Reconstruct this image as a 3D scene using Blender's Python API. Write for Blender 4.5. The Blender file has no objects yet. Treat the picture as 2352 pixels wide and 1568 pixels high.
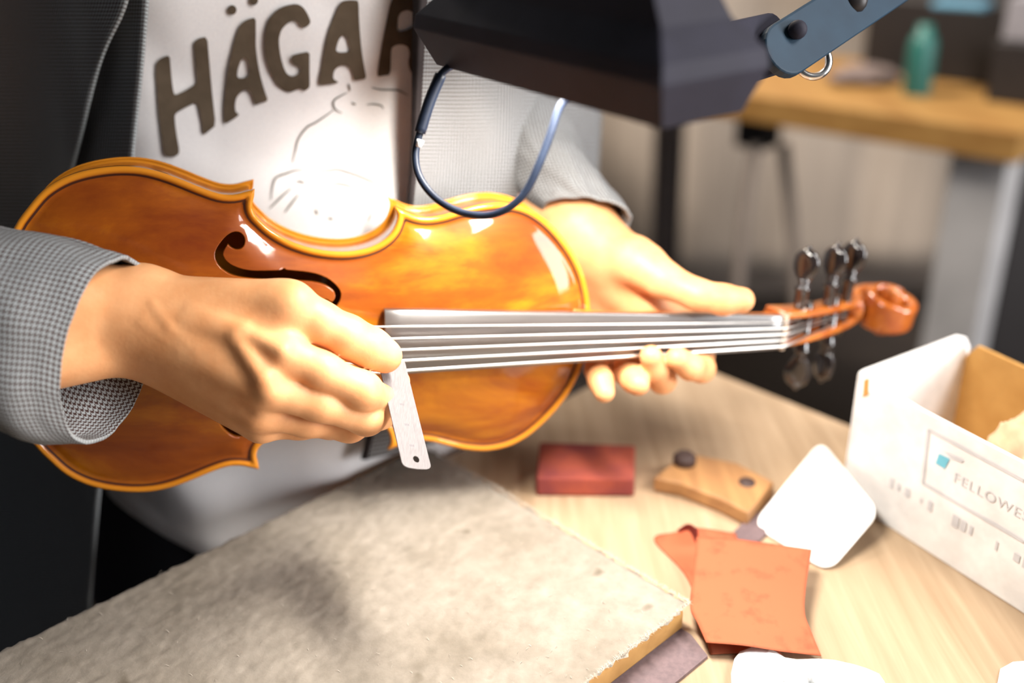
import bpy, bmesh, math, random
import numpy as np
from mathutils import Vector, Matrix, noise as mnoise
from mathutils.geometry import delaunay_2d_cdt
from mathutils.bvhtree import BVHTree

random.seed(7)
rng = np.random.default_rng(7)
SC = bpy.context.scene
COL = SC.collection

# ------------------------------------------------------------------ camera
F = 2287.0                       # focal length in pixels of the 2352 x 1568 frame (35 mm lens)
PITCH, ROLL = math.radians(26.0), math.radians(2.0)
BENCH = 0.90                     # bench top height
CZ = BENCH + 0.421               # camera height
_up = np.array([-math.sin(ROLL) * math.cos(PITCH), math.cos(ROLL) * math.cos(PITCH), math.sin(PITCH)])
_fw = np.array([0, 0, -1.0])
_Y = _fw - _up * (_fw @ _up); _Y /= np.linalg.norm(_Y)
_X = np.cross(_Y, _up)
M = np.array([_X, _Y, _up])      # camera axes -> world axes
CAM = np.array([0, 0, CZ])
cam_d = bpy.data.cameras.new('camera'); cam = bpy.data.objects.new('camera', cam_d); COL.objects.link(cam)
cam.matrix_world = Matrix([[*M[0], 0], [*M[1], 0], [*M[2], CZ], [0, 0, 0, 1]])
cam_d.sensor_width = 36.0; cam_d.lens = F * 36.0 / 2352.0
cam_d.clip_start = 0.02; cam_d.clip_end = 50
cam_d.dof.use_dof = True; cam_d.dof.focus_distance = 0.553; cam_d.dof.aperture_fstop = 2.3
SC.camera = cam

# ------------------------------------------------------------------ world and light
SC.view_settings.view_transform = 'Standard'
SC.view_settings.look = 'None'
SC.view_settings.gamma = 1.0
SC.view_settings.use_curve_mapping = False
SC.view_settings.exposure = 0.25
world = bpy.data.worlds.new('world'); SC.world = world; world.use_nodes = True
bg = world.node_tree.nodes['Background']
bg.inputs[0].default_value = (0.80, 0.88, 1.0, 1); bg.inputs[1].default_value = 0.06

def area_light(name, loc, target, sx, sy, power, color):
    l = bpy.data.lights.new(name, 'AREA'); l.shape = 'RECTANGLE'; l.size = sx; l.size_y = sy
    l.energy = power; l.color = color
    o = bpy.data.objects.new(name, l); COL.objects.link(o)
    o.location = loc
    o.rotation_euler = (Vector(target) - Vector(loc)).to_track_quat('-Z', 'Y').to_euler()
    return o
# added fill from high right, brightens the shirt and the bench behind the violin
area_light('high_fill', (1.35, 0.0, 2.35), (0.0, 0.62, 1.0), 0.62, 0.72, 35.0, (1.0, 0.965, 0.93))
# added low fill from the right, no known source, lifts the lower shirt
area_light('side_fill', (2.15, -0.35, 1.36), (-0.2, 0.6, 1.0), 0.8, 1.0, 60.0, (0.98, 0.97, 0.98))
# added unseen fill that brightens the curtain and table at the back
area_light('back_fill', (-0.2, 1.75, 2.5), (1.2, 2.85, 0.4), 0.5, 0.5, 75.0, (1.0, 0.90, 0.78))
LAMP_POWER = 2.25                 # the bench lamp's own light is built with the lamp

# ------------------------------------------------------------------ helpers
def C3(u, v, d):                 # pixel + depth (mm) -> camera space (mm)
    return np.array([(u - 1176.0) / F * d, (784.0 - v) / F * d, -d])
def c2w(q):                      # camera space mm -> world m
    return (np.asarray(q) * 0.001) @ M.T + CAM
def P(u, v, d):
    return Vector(c2w(C3(u, v, d)))
def G(u, v, z):                  # pixel ray -> horizontal plane at world height z
    d = M @ C3(u, v, 1.0); s = (z - CZ) / d[2]
    return Vector(CAM + d * s)

def tag(o, label=None, cat=None, group=None, kind=None):
    if label: o['label'] = label
    if cat: o['category'] = cat
    if group: o['group'] = group
    if kind: o['kind'] = kind
    return o
def empty(name, loc=(0, 0, 0)):
    o = bpy.data.objects.new(name, None); COL.objects.link(o); o.location = loc; o.empty_display_size = 0.02
    return o
def mesh_obj(name, verts, faces, mat, parent=None, smooth=True, uvs=None, attr=None):
    me = bpy.data.meshes.new(name)
    me.from_pydata([tuple(map(float, v)) for v in verts], [], [tuple(map(int, f)) for f in faces])
    me.update()
    if uvs is not None:
        uvl = me.uv_layers.new(name='UVMap')
        vi = np.zeros(len(me.loops), dtype=np.int32); me.loops.foreach_get('vertex_index', vi)
        uvl.data.foreach_set('uv', np.asarray(uvs, dtype=np.float32)[vi].ravel())
    if attr:
        for k, a in attr.items():
            at = me.attributes.new(k, 'FLOAT', 'POINT'); at.data.foreach_set('value', np.asarray(a, dtype=np.float32))
    if smooth:
        me.polygons.foreach_set('use_smooth', [True] * len(me.polygons))
    me.materials.append(mat)
    o = bpy.data.objects.new(name, me); COL.objects.link(o)
    if parent:
        o.parent = parent
        o.matrix_parent_inverse = Matrix.Identity(4)
    return o
def wparent(o, parent):          # parent while keeping world coordinates of a mesh built in world space
    o.parent = parent
    o.matrix_parent_inverse = parent.matrix_world.inverted() if parent.matrix_world != Matrix.Identity(4) else Matrix.Identity(4)
    return o
def fix_normals(o):
    bm = bmesh.new(); bm.from_mesh(o.data)
    bmesh.ops.recalc_face_normals(bm, faces=bm.faces); bm.to_mesh(o.data); bm.free(); return o
def bevel(o, w, seg=2, ang=35):
    m = o.modifiers.new('bevel', 'BEVEL'); m.width = w; m.segments = seg; m.limit_method = 'ANGLE'; m.angle_limit = math.radians(ang)
    return o
def solid(o, t, off=-1.0):
    m = o.modifiers.new('thickness', 'SOLIDIFY'); m.thickness = t; m.offset = off; return o

def catmull(pts, n):
    """resample a control polyline smoothly with n samples per span"""
    p = np.asarray(pts, float); out = []
    q = np.vstack([2 * p[0] - p[1], p, 2 * p[-1] - p[-2]])
    for i in range(1, len(q) - 2):
        for j in range(n):
            t = j / n
            out.append(0.5 * ((2 * q[i]) + (-q[i - 1] + q[i + 1]) * t + (2 * q[i - 1] - 5 * q[i] + 4 * q[i + 1] - q[i + 2]) * t * t
                              + (-q[i - 1] + 3 * q[i] - 3 * q[i + 1] + q[i + 2]) * t ** 3))
    out.append(q[-2]); return np.array(out)

def tube(path, rad, seg=10, cap=True):
    p = np.asarray(path, float); n = len(p)
    r = np.full(n, rad, float) if np.isscalar(rad) else np.asarray(rad, float)
    t = np.gradient(p, axis=0); t /= np.linalg.norm(t, axis=1)[:, None] + 1e-12
    a = np.array([0, 0, 1.0]) if abs(t[0][2]) < 0.9 else np.array([1.0, 0, 0])
    nrm = np.cross(t[0], a); nrm /= np.linalg.norm(nrm)
    V, Fc = [], []
    for i in range(n):
        nrm = nrm - t[i] * (nrm @ t[i]); nrm /= np.linalg.norm(nrm)
        b = np.cross(t[i], nrm)
        for k in range(seg):
            an = 2 * math.pi * k / seg
            V.append(p[i] + r[i] * (math.cos(an) * nrm + math.sin(an) * b))
    for i in range(n - 1):
        for k in range(seg):
            k2 = (k + 1) % seg
            Fc.append((i * seg + k, i * seg + k2, (i + 1) * seg + k2, (i + 1) * seg + k))
    if cap:
        Fc.append(tuple(range(seg))[::-1]); Fc.append(tuple((n - 1) * seg + k for k in range(seg)))
    return V, Fc
def loft(rings, cap=True, closed=True):
    n = len(rings[0]); V = [p for r in rings for p in r]; Fc = []
    for i in range(len(rings) - 1):
        for k in range(n if closed else n - 1):
            k2 = (k + 1) % n
            Fc.append((i * n + k, i * n + k2, (i + 1) * n + k2, (i + 1) * n + k))
    if cap and closed:
        Fc.append(tuple(range(n))[::-1]); Fc.append(tuple((len(rings) - 1) * n + k for k in range(n)))
    return V, Fc
def boxv(c, ax, ay, az):
    """box from centre and three half vectors"""
    c, ax, ay, az = map(lambda q: np.asarray(q, float), (c, ax, ay, az))
    V = [c + sx * ax + sy * ay + sz * az for sx in (-1, 1) for sy in (-1, 1) for sz in (-1, 1)]
    Fc = [(0, 1, 3, 2), (4, 6, 7, 5), (0, 4, 5, 1), (2, 3, 7, 6), (0, 2, 6, 4), (1, 5, 7, 3)]
    return V, Fc
def box_obj(name, c, ax, ay, az, mat, parent=None, bev=0.0):
    V, Fc = boxv(c, ax, ay, az)
    o = mesh_obj(name, V, Fc, mat, parent, smooth=False); fix_normals(o)
    if bev: bevel(o, bev)
    return o
def join_vf(parts):
    V, Fc = [], []
    for v, f in parts:
        n = len(V); V += list(v); Fc += [tuple(i + n for i in q) for q in f]
    return V, Fc
def prism(poly, z0, z1):
    """poly: list of (x, y) world, from z0 to z1"""
    n = len(poly)
    V = [(p[0], p[1], z0) for p in poly] + [(p[0], p[1], z1) for p in poly]
    Fc = [tuple(range(n))[::-1], tuple(range(n, 2 * n))] + [(i, (i + 1) % n, n + (i + 1) % n, n + i) for i in range(n)]
    return V, Fc
def chaikin(pts, it=1):
    p = np.asarray(pts, float)
    for _ in range(it):
        q = np.roll(p, -1, axis=0)
        p = np.stack([0.78 * p + 0.22 * q, 0.22 * p + 0.78 * q], axis=1).reshape(-1, p.shape[1])
    return p
def in_poly(pt, poly):
    x, y = pt; c = False; n = len(poly); j = n - 1
    for i in range(n):
        if (poly[i][1] > y) != (poly[j][1] > y) and x < (poly[j][0] - poly[i][0]) * (y - poly[i][1]) / (poly[j][1] - poly[i][1]) + poly[i][0]:
            c = not c
        j = i
    return c
def in_poly_v(pts, poly):
    p = np.asarray(pts, float); q = np.asarray(poly, float)[:, :2]; r = np.roll(q, 1, axis=0)
    x, y = p[:, 0:1], p[:, 1:2]
    cond = (q[None, :, 1] > y) != (r[None, :, 1] > y)
    with np.errstate(divide='ignore', invalid='ignore'):
        xi = (r[None, :, 0] - q[None, :, 0]) * (y - q[None, :, 1]) / (r[None, :, 1] - q[None, :, 1]) + q[None, :, 0]
    return (np.sum(cond & (x < xi), axis=1) % 2) == 1
def fill_poly(outer, holes, step):
    """triangulate outer minus holes with interior points on a grid; returns 2d verts, tris"""
    pts, edges = [], []
    for loop in [outer] + holes:
        n0 = len(pts); pts += [tuple(map(float, p[:2])) for p in loop]
        edges += [(n0 + i, n0 + (i + 1) % len(loop)) for i in range(len(loop))]
    o = np.asarray(outer)[:, :2]; x0, y0 = o.min(0); x1, y1 = o.max(0)
    for i, yy in enumerate(np.arange(y0 + step / 2, y1, step)):
        for xx in np.arange(x0 + (step / 2 if i % 2 else 0), x1, step):
            pts.append((xx, yy))
    v, e, f, _, _, _ = delaunay_2d_cdt([Vector(p) for p in pts], edges, [], 1, 1e-6)
    ou = [tuple(p[:2]) for p in outer]; ho = [[tuple(p[:2]) for p in h] for h in holes]
    tris = []
    for t in f:
        c = ((v[t[0]].x + v[t[1]].x + v[t[2]].x) / 3, (v[t[0]].y + v[t[1]].y + v[t[2]].y) / 3)
        if in_poly(c, ou) and not any(in_poly(c, h) for h in ho): tris.append(tuple(t))
    used = sorted({i for t in tris for i in t}); mp = {a: b for b, a in enumerate(used)}
    return np.array([(v[i].x, v[i].y) for i in used]), [tuple(mp[i] for i in t) for t in tris]
def polydist(pts, loop):
    p = np.asarray(pts)[:, None, :]; a = np.asarray(loop)[None]; b = np.roll(np.asarray(loop), -1, axis=0)[None]
    ab = b - a; t = np.clip(((p - a) * ab).sum(2) / ((ab * ab).sum(2) + 1e-12), 0, 1)
    return np.sqrt((((a + t[..., None] * ab) - p) ** 2).sum(2)).min(1)
def boundary_loops(tris):
    cnt = {}
    for t in tris:
        for i in range(3):
            e = (t[i], t[(i + 1) % 3]); cnt[e] = 1
    return [e for e in cnt if (e[1], e[0]) not in cnt]

# ------------------------------------------------------------------ materials
def nt_new(name):
    m = bpy.data.materials.new(name); m.use_nodes = True
    nt = m.node_tree; b = nt.nodes['Principled BSDF']; return m, nt, b
def ramp(nt, fac, stops):
    r = nt.nodes.new('ShaderNodeValToRGB'); el = r.color_ramp.elements
    while len(el) < len(stops): el.new(0.5)
    for e, (p, c) in zip(el, stops): e.position = p; e.color = (*c, 1)
    nt.links.new(fac, r.inputs[0]); return r.outputs[0]
def tex_noise(nt, scale, detail=4, rough=0.55, stretch=(1, 1, 1), rot=(0, 0, 0), coord='Object', dist=0.0):
    tc = nt.nodes.new('ShaderNodeTexCoord'); mp = nt.nodes.new('ShaderNodeMapping')
    mp.inputs['Scale'].default_value = stretch; mp.inputs['Rotation'].default_value = rot
    n = nt.nodes.new('ShaderNodeTexNoise'); n.inputs['Scale'].default_value = scale
    n.inputs['Detail'].default_value = detail; n.inputs['Roughness'].default_value = rough; n.inputs['Distortion'].default_value = dist
    nt.links.new(tc.outputs[coord], mp.inputs[0]); nt.links.new(mp.outputs[0], n.inputs['Vector']); return n.outputs['Fac']
def add_bump(nt, b, h, strength, dist=0.001):
    bp = nt.nodes.new('ShaderNodeBump'); bp.inputs['Strength'].default_value = strength; bp.inputs['Distance'].default_value = dist
    nt.links.new(h, bp.inputs['Height']); nt.links.new(bp.outputs[0], b.inputs['Normal'])
def mat(name, c1, c2=None, rough=0.6, metal=0.0, scale=40, stretch=(1, 1, 1), bump=0.0, spec=0.5, coat=0.0, detail=4, lo=0.35, hi=0.65, rot=(0, 0, 0), sheen=0.0, sss=0.0):
    m, nt, b = nt_new(name)
    c2 = c2 or tuple(min(1, c * 0.82) for c in c1)
    n = tex_noise(nt, scale, detail, stretch=stretch, rot=rot)
    nt.links.new(ramp(nt, n, [(lo, c1), (hi, c2)]), b.inputs['Base Color'])
    b.inputs['Roughness'].default_value = rough; b.inputs['Metallic'].default_value = metal
    b.inputs['Specular IOR Level'].default_value = spec; b.inputs['Coat Weight'].default_value = coat
    b.inputs['Coat Roughness'].default_value = 0.08; b.inputs['Sheen Weight'].default_value = sheen
    if sss:
        b.inputs['Subsurface Weight'].default_value = sss; b.inputs['Subsurface Radius'].default_value = (1.0, 0.35, 0.15); b.inputs['Subsurface Scale'].default_value = 0.004
    if bump: add_bump(nt, b, n, bump)
    return m

def mathn(nt, op, a, b=None, c=None):
    n = nt.nodes.new('ShaderNodeMath'); n.operation = op
    for i, x in enumerate((a, b, c)):
        if x is None: continue
        if isinstance(x, (int, float)): n.inputs[i].default_value = x
        else: nt.links.new(x, n.inputs[i])
    return n.outputs[0]
def houndstooth(name, dark, light, period=0.0026, rough=0.9):
    """small woven houndstooth check laid out in uv metres"""
    m, nt, b = nt_new(name)
    uv = nt.nodes.new('ShaderNodeUVMap'); sp = nt.nodes.new('ShaderNodeSeparateXYZ'); nt.links.new(uv.outputs[0], sp.inputs[0])
    u = mathn(nt, 'MULTIPLY', sp.outputs[0], 8.0 / period); v = mathn(nt, 'MULTIPLY', sp.outputs[1], 8.0 / period)
    wu = mathn(nt, 'LESS_THAN', mathn(nt, 'FLOORED_MODULO', u, 8.0), 4.0)
    wv = mathn(nt, 'LESS_THAN', mathn(nt, 'FLOORED_MODULO', v, 8.0), 4.0)
    tw = mathn(nt, 'LESS_THAN', mathn(nt, 'FLOORED_MODULO', mathn(nt, 'ADD', mathn(nt, 'FLOOR', u), mathn(nt, 'FLOOR', v)), 4.0), 2.0)
    mx = nt.nodes.new('ShaderNodeMix'); mx.data_type = 'FLOAT'
    nt.links.new(tw, mx.inputs[0]); nt.links.new(wu, mx.inputs[2]); nt.links.new(wv, mx.inputs[3])
    col = nt.nodes.new('ShaderNodeMix'); col.data_type = 'RGBA'
    nt.links.new(mx.outputs[0], col.inputs[0]); col.inputs[6].default_value = (*dark, 1); col.inputs[7].default_value = (*light, 1)
    nt.links.new(col.outputs[2], b.inputs['Base Color'])
    b.inputs['Roughness'].default_value = rough; b.inputs['Specular IOR Level'].default_value = 0.12
    add_bump(nt, b, mx.outputs[0], 0.25, 0.0003)
    return m

M_SKIN, nt, b = nt_new('skin')
n1 = tex_noise(nt, 55, 5); n2 = tex_noise(nt, 420, 3)
nt.links.new(ramp(nt, n1, [(0.3, (0.64, 0.285, 0.115)), (0.7, (0.73, 0.37, 0.17))]), b.inputs['Base Color'])
b.inputs['Roughness'].default_value = 0.5; b.inputs['Specular IOR Level'].default_value = 0.35
b.inputs['Subsurface Weight'].default_value = 0.12; b.inputs['Subsurface Radius'].default_value = (1.0, 0.35, 0.2); b.inputs['Subsurface Scale'].default_value = 0.003
add_bump(nt, b, n2, 0.22, 0.0006)
M_NAIL = mat('fingernail', (0.85, 0.60, 0.50), rough=0.3, scale=60)

# violin varnish: colours follow the edge distance stored on the mesh (pale worn rim, black purfling line, orange field)
M_TOP, nt, b = nt_new('violin_varnish')
at = nt.nodes.new('ShaderNodeAttribute'); at.attribute_name = 'edge_mm'
f1 = tex_noise(nt, 24, 7, 0.62, stretch=(0.40, 1.0, 1.0), dist=0.5); f2 = tex_noise(nt, 90, 4, stretch=(0.04, 1.6, 1.0))
fld = ramp(nt, f1, [(0.28, (0.13, 0.018, 0.002)), (0.50, (0.26, 0.060, 0.003)), (0.74, (0.52, 0.185, 0.004))])
grn = ramp(nt, f2, [(0.3, (0.80, 0.80, 0.80)), (0.7, (1.0, 1.0, 1.0))])
mul = nt.nodes.new('ShaderNodeMix'); mul.data_type = 'RGBA'; mul.blend_type = 'MULTIPLY'; mul.inputs[0].default_value = 0.6
nt.links.new(fld, mul.inputs[6]); nt.links.new(grn, mul.inputs[7])
em = ramp(nt, mathn(nt, 'DIVIDE', at.outputs['Fac'], 20.0), [(0.0, (1, 1, 1)), (0.150, (1, 1, 1)), (0.19, (0, 0, 0)), (1.0, (0, 0, 0))])
pm = ramp(nt, mathn(nt, 'DIVIDE', at.outputs['Fac'], 20.0), [(0.19, (0, 0, 0)), (0.205, (1, 1, 1)), (0.25, (1, 1, 1)), (0.27, (0, 0, 0))])
mx1 = nt.nodes.new('ShaderNodeMix'); mx1.data_type = 'RGBA'; nt.links.new(em, mx1.inputs[0]); nt.links.new(mul.outputs[2], mx1.inputs[6]); mx1.inputs[7].default_value = (0.56, 0.20, 0.012, 1)
mx2 = nt.nodes.new('ShaderNodeMix'); mx2.data_type = 'RGBA'; nt.links.new(pm, mx2.inputs[0]); nt.links.new(mx1.outputs[2], mx2.inputs[6]); mx2.inputs[7].default_value = (0.05, 0.016, 0.008, 1)
nt.links.new(mx2.outputs[2], b.inputs['Base Color'])
b.inputs['Roughness'].default_value = 0.5; b.inputs['Coat Weight'].default_value = 0.55; b.inputs['Coat Roughness'].default_value = 0.06
b.inputs['Specular IOR Level'].default_value = 0.12
M_RIB = mat('flamed_maple_varnish', (0.20, 0.045, 0.007), (0.40, 0.115, 0.016), rough=0.28, scale=60, stretch=(2.0, 2.0, 0.15), coat=0.8)
M_SCROLL = mat('scroll_varnish', (0.36, 0.075, 0.012), (0.55, 0.16, 0.02), rough=0.25, scale=80, coat=0.8)
M_EBONY = mat('ebony', (0.040, 0.032, 0.029), (0.065, 0.052, 0.047), rough=0.34, scale=120, stretch=(0.1, 2, 2), spec=1.0, coat=0.8)
M_EBONYG = mat('polished_ebony', (0.012, 0.010, 0.010), (0.03, 0.02, 0.018), rough=0.12, scale=80, coat=1.0)
M_STEEL = mat('string_steel', (0.86, 0.84, 0.80), (0.75, 0.74, 0.71), rough=0.34, metal=1.0, scale=200)
M_BONE = mat('nut_bone', (0.50, 0.38, 0.28), rough=0.4, scale=120)
M_MAPLE = mat('bridge_maple', (0.70, 0.47, 0.24), (0.55, 0.34, 0.16), rough=0.5, scale=150)
M_RULER = mat('brushed_steel', (0.19, 0.172, 0.172), (0.14, 0.128, 0.128), rough=0.5, metal=0.35, scale=600, stretch=(6, 0.1, 1), bump=0.04)
M_INK = mat('ruler_ink', (0.10, 0.09, 0.10), rough=0.6)
M_TSHIRT = mat('white_cotton', (0.85, 0.83, 0.82), (0.79, 0.77, 0.77), rough=0.95, scale=900, bump=0.15, spec=0.1, sheen=0.2)
M_PRINT = mat('brown_shirt_print', (0.092, 0.068, 0.046), (0.12, 0.09, 0.062), rough=0.9, scale=70, spec=0.1)
M_LINE = mat('faded_line_print', (0.17, 0.16, 0.14), rough=0.9, spec=0.1)
M_TWEED = houndstooth('houndstooth_tweed', (0.055, 0.030, 0.026), (0.31, 0.335, 0.34))
M_STRIP = mat('dark_strip_cloth', (0.028, 0.022, 0.022), rough=0.8, scale=100, spec=0.2)
M_TROUSER = mat('dark_trouser_cloth', (0.022, 0.022, 0.030), (0.035, 0.034, 0.042), rough=0.95, scale=400, spec=0.1)
M_LAMP = mat('blue_black_enamel', (0.018, 0.017, 0.026), (0.024, 0.023, 0.036), rough=0.65, scale=30, spec=0.2)
M_LAMPIN = mat('lamp_white_inside', (0.75, 0.74, 0.70), rough=0.5)
M_ARM = mat('blue_steel_arm', (0.009, 0.025, 0.045), (0.013, 0.036, 0.062), rough=0.55, scale=25, spec=0.25)
M_WIRE = mat('black_rubber_wire', (0.006, 0.009, 0.018), (0.010, 0.015, 0.028), rough=0.45, scale=60, spec=0.2)
M_CHROME = mat('bright_steel', (0.9, 0.88, 0.86), rough=0.22, metal=1.0)
M_BOLT = mat('dull_bolt', (0.30, 0.27, 0.25), rough=0.35, metal=0.8)

def wood(name, c1, c2, scale, rot, rough=0.55, bumpk=0.05):
    m, nt, b = nt_new(name)
    a = tex_noise(nt, scale, 6, stretch=(1.0, 0.06, 1.0), rot=(0, 0, rot), dist=0.4); g = tex_noise(nt, 3.0, 3)
    c = ramp(nt, a, [(0.3, c1), (0.68, c2)])
    d = ramp(nt, g, [(0.3, (0.82, 0.82, 0.82)), (0.7, (1, 1, 1))])
    x = nt.nodes.new('ShaderNodeMix'); x.data_type = 'RGBA'; x.blend_type = 'MULTIPLY'; x.inputs[0].default_value = 1.0
    nt.links.new(c, x.inputs[6]); nt.links.new(d, x.inputs[7]); nt.links.new(x.outputs[2], b.inputs['Base Color'])
    b.inputs['Roughness'].default_value = rough; add_bump(nt, b, a, bumpk); return m
GR = math.radians(-50)
M_BENCH = wood('bench_wood', (0.53, 0.385, 0.25), (0.40, 0.275, 0.165), 110, math.radians(40))
M_EDGE = wood('board_edge_wood', (0.55, 0.31, 0.10), (0.40, 0.21, 0.06), 80, math.radians(40))
M_TABLE = wood('yellow_table_wood', (0.33, 0.18, 0.05), (0.24, 0.115, 0.025), 20, 0.3)
M_BLOCK = wood('tan_block_wood', (0.50, 0.26, 0.10), (0.34, 0.16, 0.06), 90, math.radians(-20))
M_FELT, nt, b = nt_new('beige_felt')
n1 = tex_noise(nt, 75, 8, 0.65); n2 = tex_noise(nt, 16, 6, 0.6); n3 = tex_noise(nt, 38, 2, 0.4)
ca = ramp(nt, n1, [(0.3, (0.33, 0.288, 0.24)), (0.72, (0.235, 0.203, 0.165))])
cb = ramp(nt, n2, [(0.32, (0.72, 0.70, 0.66)), (0.62, (1, 1, 1))])
cc_ = ramp(nt, n3, [(0.24, (0.45, 0.42, 0.36)), (0.31, (1, 1, 1))])
m1 = nt.nodes.new('ShaderNodeMix'); m1.data_type = 'RGBA'; m1.blend_type = 'MULTIPLY'; m1.inputs[0].default_value = 0.8
m2 = nt.nodes.new('ShaderNodeMix'); m2.data_type = 'RGBA'; m2.blend_type = 'MULTIPLY'; m2.inputs[0].default_value = 0.9
nt.links.new(ca, m1.inputs[6]); nt.links.new(cb, m1.inputs[7]); nt.links.new(m1.outputs[2], m2.inputs[6]); nt.links.new(cc_, m2.inputs[7]); nt.links.new(m2.outputs[2], b.inputs['Base Color'])
b.inputs['Roughness'].default_value = 1.0; b.inputs['Specular IOR Level'].default_value = 0.05; b.inputs['Sheen Weight'].default_value = 0.1
add_bump(nt, b, n1, 0.6, 0.0015)
M_FUZZ = mat('felt_fibres', (0.46, 0.41, 0.345), rough=1.0, spec=0.05)
M_MAT = mat('plum_rubber_mat', (0.17, 0.115, 0.12), (0.13, 0.09, 0.095), rough=0.7, scale=300)
M_CARD = mat('white_card', (0.88, 0.87, 0.86), rough=0.5)
M_KRAFT = mat('brown_cardboard', (0.62, 0.33, 0.09), (0.55, 0.28, 0.07), rough=0.8, scale=50)
M_PAPERW = mat('white_paper', (0.84, 0.83, 0.82), rough=0.8)
M_CYAN = mat('cyan_print', (0.16, 0.52, 0.66), rough=0.6)
M_GREYP = mat('grey_print', (0.40, 0.42, 0.46), rough=0.7)
M_PALEP = mat('pale_grey_print', (0.62, 0.62, 0.64), rough=0.7)
M_SAND = mat('orange_sandpaper_back', (0.46, 0.12, 0.057), (0.42, 0.088, 0.043), rough=0.9, scale=75, lo=0.54, hi=0.70, spec=0.2)
M_GRIT = mat('dark_red_grit', (0.20, 0.018, 0.009), (0.15, 0.014, 0.008), rough=0.95, scale=900, bump=0.4)
M_SANDP = mat('red_sandpaper_print', (0.66, 0.185, 0.075), rough=0.85)
M_REDB = mat('red_grit_block', (0.37, 0.076, 0.043), (0.23, 0.044, 0.042), rough=0.9, scale=28, bump=0.3, lo=0.4, hi=0.6)
M_DARKSPOT = mat('dark_stain', (0.07, 0.04, 0.035), rough=0.6)
M_TISSUE = mat('white_tissue', (0.86, 0.87, 0.88), rough=0.9, scale=30)
M_BLUEP = mat('pale_blue_paper', (0.62, 0.74, 0.80), rough=0.8)
M_WALL = mat('grey_brown_wall', (0.205, 0.165, 0.138), (0.165, 0.132, 0.112), rough=0.95, scale=3)
M_CURTAIN = mat('grey_brown_curtain', (0.46, 0.385, 0.32), (0.385, 0.32, 0.265), rough=1.0, scale=8, stretch=(6, 6, 0.3))
M_FLOOR = mat('dark_floor', (0.022, 0.016, 0.014), (0.032, 0.024, 0.020), rough=0.7, scale=5)
M_GREYLEG = mat('light_grey_paint', (0.38, 0.37, 0.37), rough=0.6, scale=10)
M_BLACK = mat('black_plastic', (0.014, 0.011, 0.011), rough=0.5)
M_TEAL = mat('teal_plastic', (0.01, 0.10, 0.085), rough=0.5)
M_BLUE = mat('blue_plastic', (0.03, 0.07, 0.22), rough=0.5)
M_GREYB = mat('grey_cardboard', (0.22, 0.21, 0.23), rough=0.8)
M_SKYB = mat('light_blue_metal', (0.10, 0.25, 0.36), rough=0.4)
M_CLOTHB = mat('grey_rag', (0.17, 0.13, 0.12), rough=1.0)

# ------------------------------------------------------------------ the room
def struct(o): o['kind'] = 'structure'; return o
struct(box_obj('floor', (0.3, 1.0, -0.025), (3.2, 0, 0), (0, 3.2, 0), (0, 0, 0.025), M_FLOOR))
struct(box_obj('wall_back', (0.3, 3.05, 1.3), (3.2, 0, 0), (0, 0.05, 0), (0, 0, 1.3), M_WALL))
# hanging cloth on the wall behind the second table
V, Fc, UV = [], [], []
nx, nz = 160, 24
for j in range(nz + 1):
    for i in range(nx + 1):
        x = 0.05 + 2.0 * i / nx; z = 0.12 + 2.2 * j / nz
        y = 2.88 + 0.014 * math.sin(x * 19) + 0.004 * math.sin(x * 41 + 1.3) + 0.01 * math.sin(x * 13 + z * 0.8)
        V.append((x, y, z))
for j in range(nz):
    for i in range(nx):
        a = j * (nx + 1) + i; Fc.append((a, a + 1, a + nx + 2, a + nx + 1))
o = mesh_obj('curtain', V, Fc, M_CURTAIN); solid(o, 0.004)
tag(o, 'grey brown curtain hanging behind the yellow wooden table', 'curtain')

# ------------------------------------------------------------------ workbench (its corner lies under the violin neck)
e1 = G(1950, 975, BENCH); e0 = G(1640, 860, BENCH)
dR = Vector((math.cos(math.radians(-48)), math.sin(math.radians(-48)), 0))     # along the far edge, towards the lower right
dN = Vector((math.cos(math.radians(222)), math.sin(math.radians(222)), 0))     # along the person's side, towards the lower left
aL = G(275, 1359, BENCH + 0.021)
def isect(p, d, q, e):
    det = d.x * (-e.y) + e.x * d.y
    r = q - p; t = (r.x * (-e.y) + e.x * r.y) / det
    return p + d * t
corner = isect(e1, dR, aL, dN); corner.z = 0
bench = empty('workbench', (corner.x, corner.y, 0))
c1 = corner + dR * 1.5; c2 = c1 + dN * 0.85; c3 = corner + dN * 0.85
q = [corner, c1, c2, c3]
V, Fc = prism([(p.x, p.y) for p in q], BENCH - 0.045, BENCH)
o = mesh_obj('top', V, Fc, M_BENCH, None, smooth=False); fix_normals(o); bevel(o, 0.002, 2); o.parent = bench
o.matrix_parent_inverse = Matrix.Translation((-corner.x, -corner.y, 0))
for s in (0.06, 1.44):
    for w in (0.06, 0.79):
        p = corner + dR * s + dN * w
        o = box_obj('leg', (p.x, p.y, (BENCH - 0.045) / 2), dR * 0.035, dN * 0.035, (0, 0, (BENCH - 0.045) / 2), M_BENCH, None, 0.003)
        o.parent = bench; o.matrix_parent_inverse = Matrix.Translation((-corner.x, -corner.y, 0))
for w in (0.06, 0.79):
    p = corner + dR * 0.75 + dN * w
    o = box_obj('stretcher', (p.x, p.y, 0.2), dR * 0.66, dN * 0.02, (0, 0, 0.03), M_BENCH, None, 0.003)
    o.parent = bench; o.matrix_parent_inverse = Matrix.Translation((-corner.x, -corner.y, 0))
tag(bench, 'pale wooden workbench under the felt board and carton', 'workbench')

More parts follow.
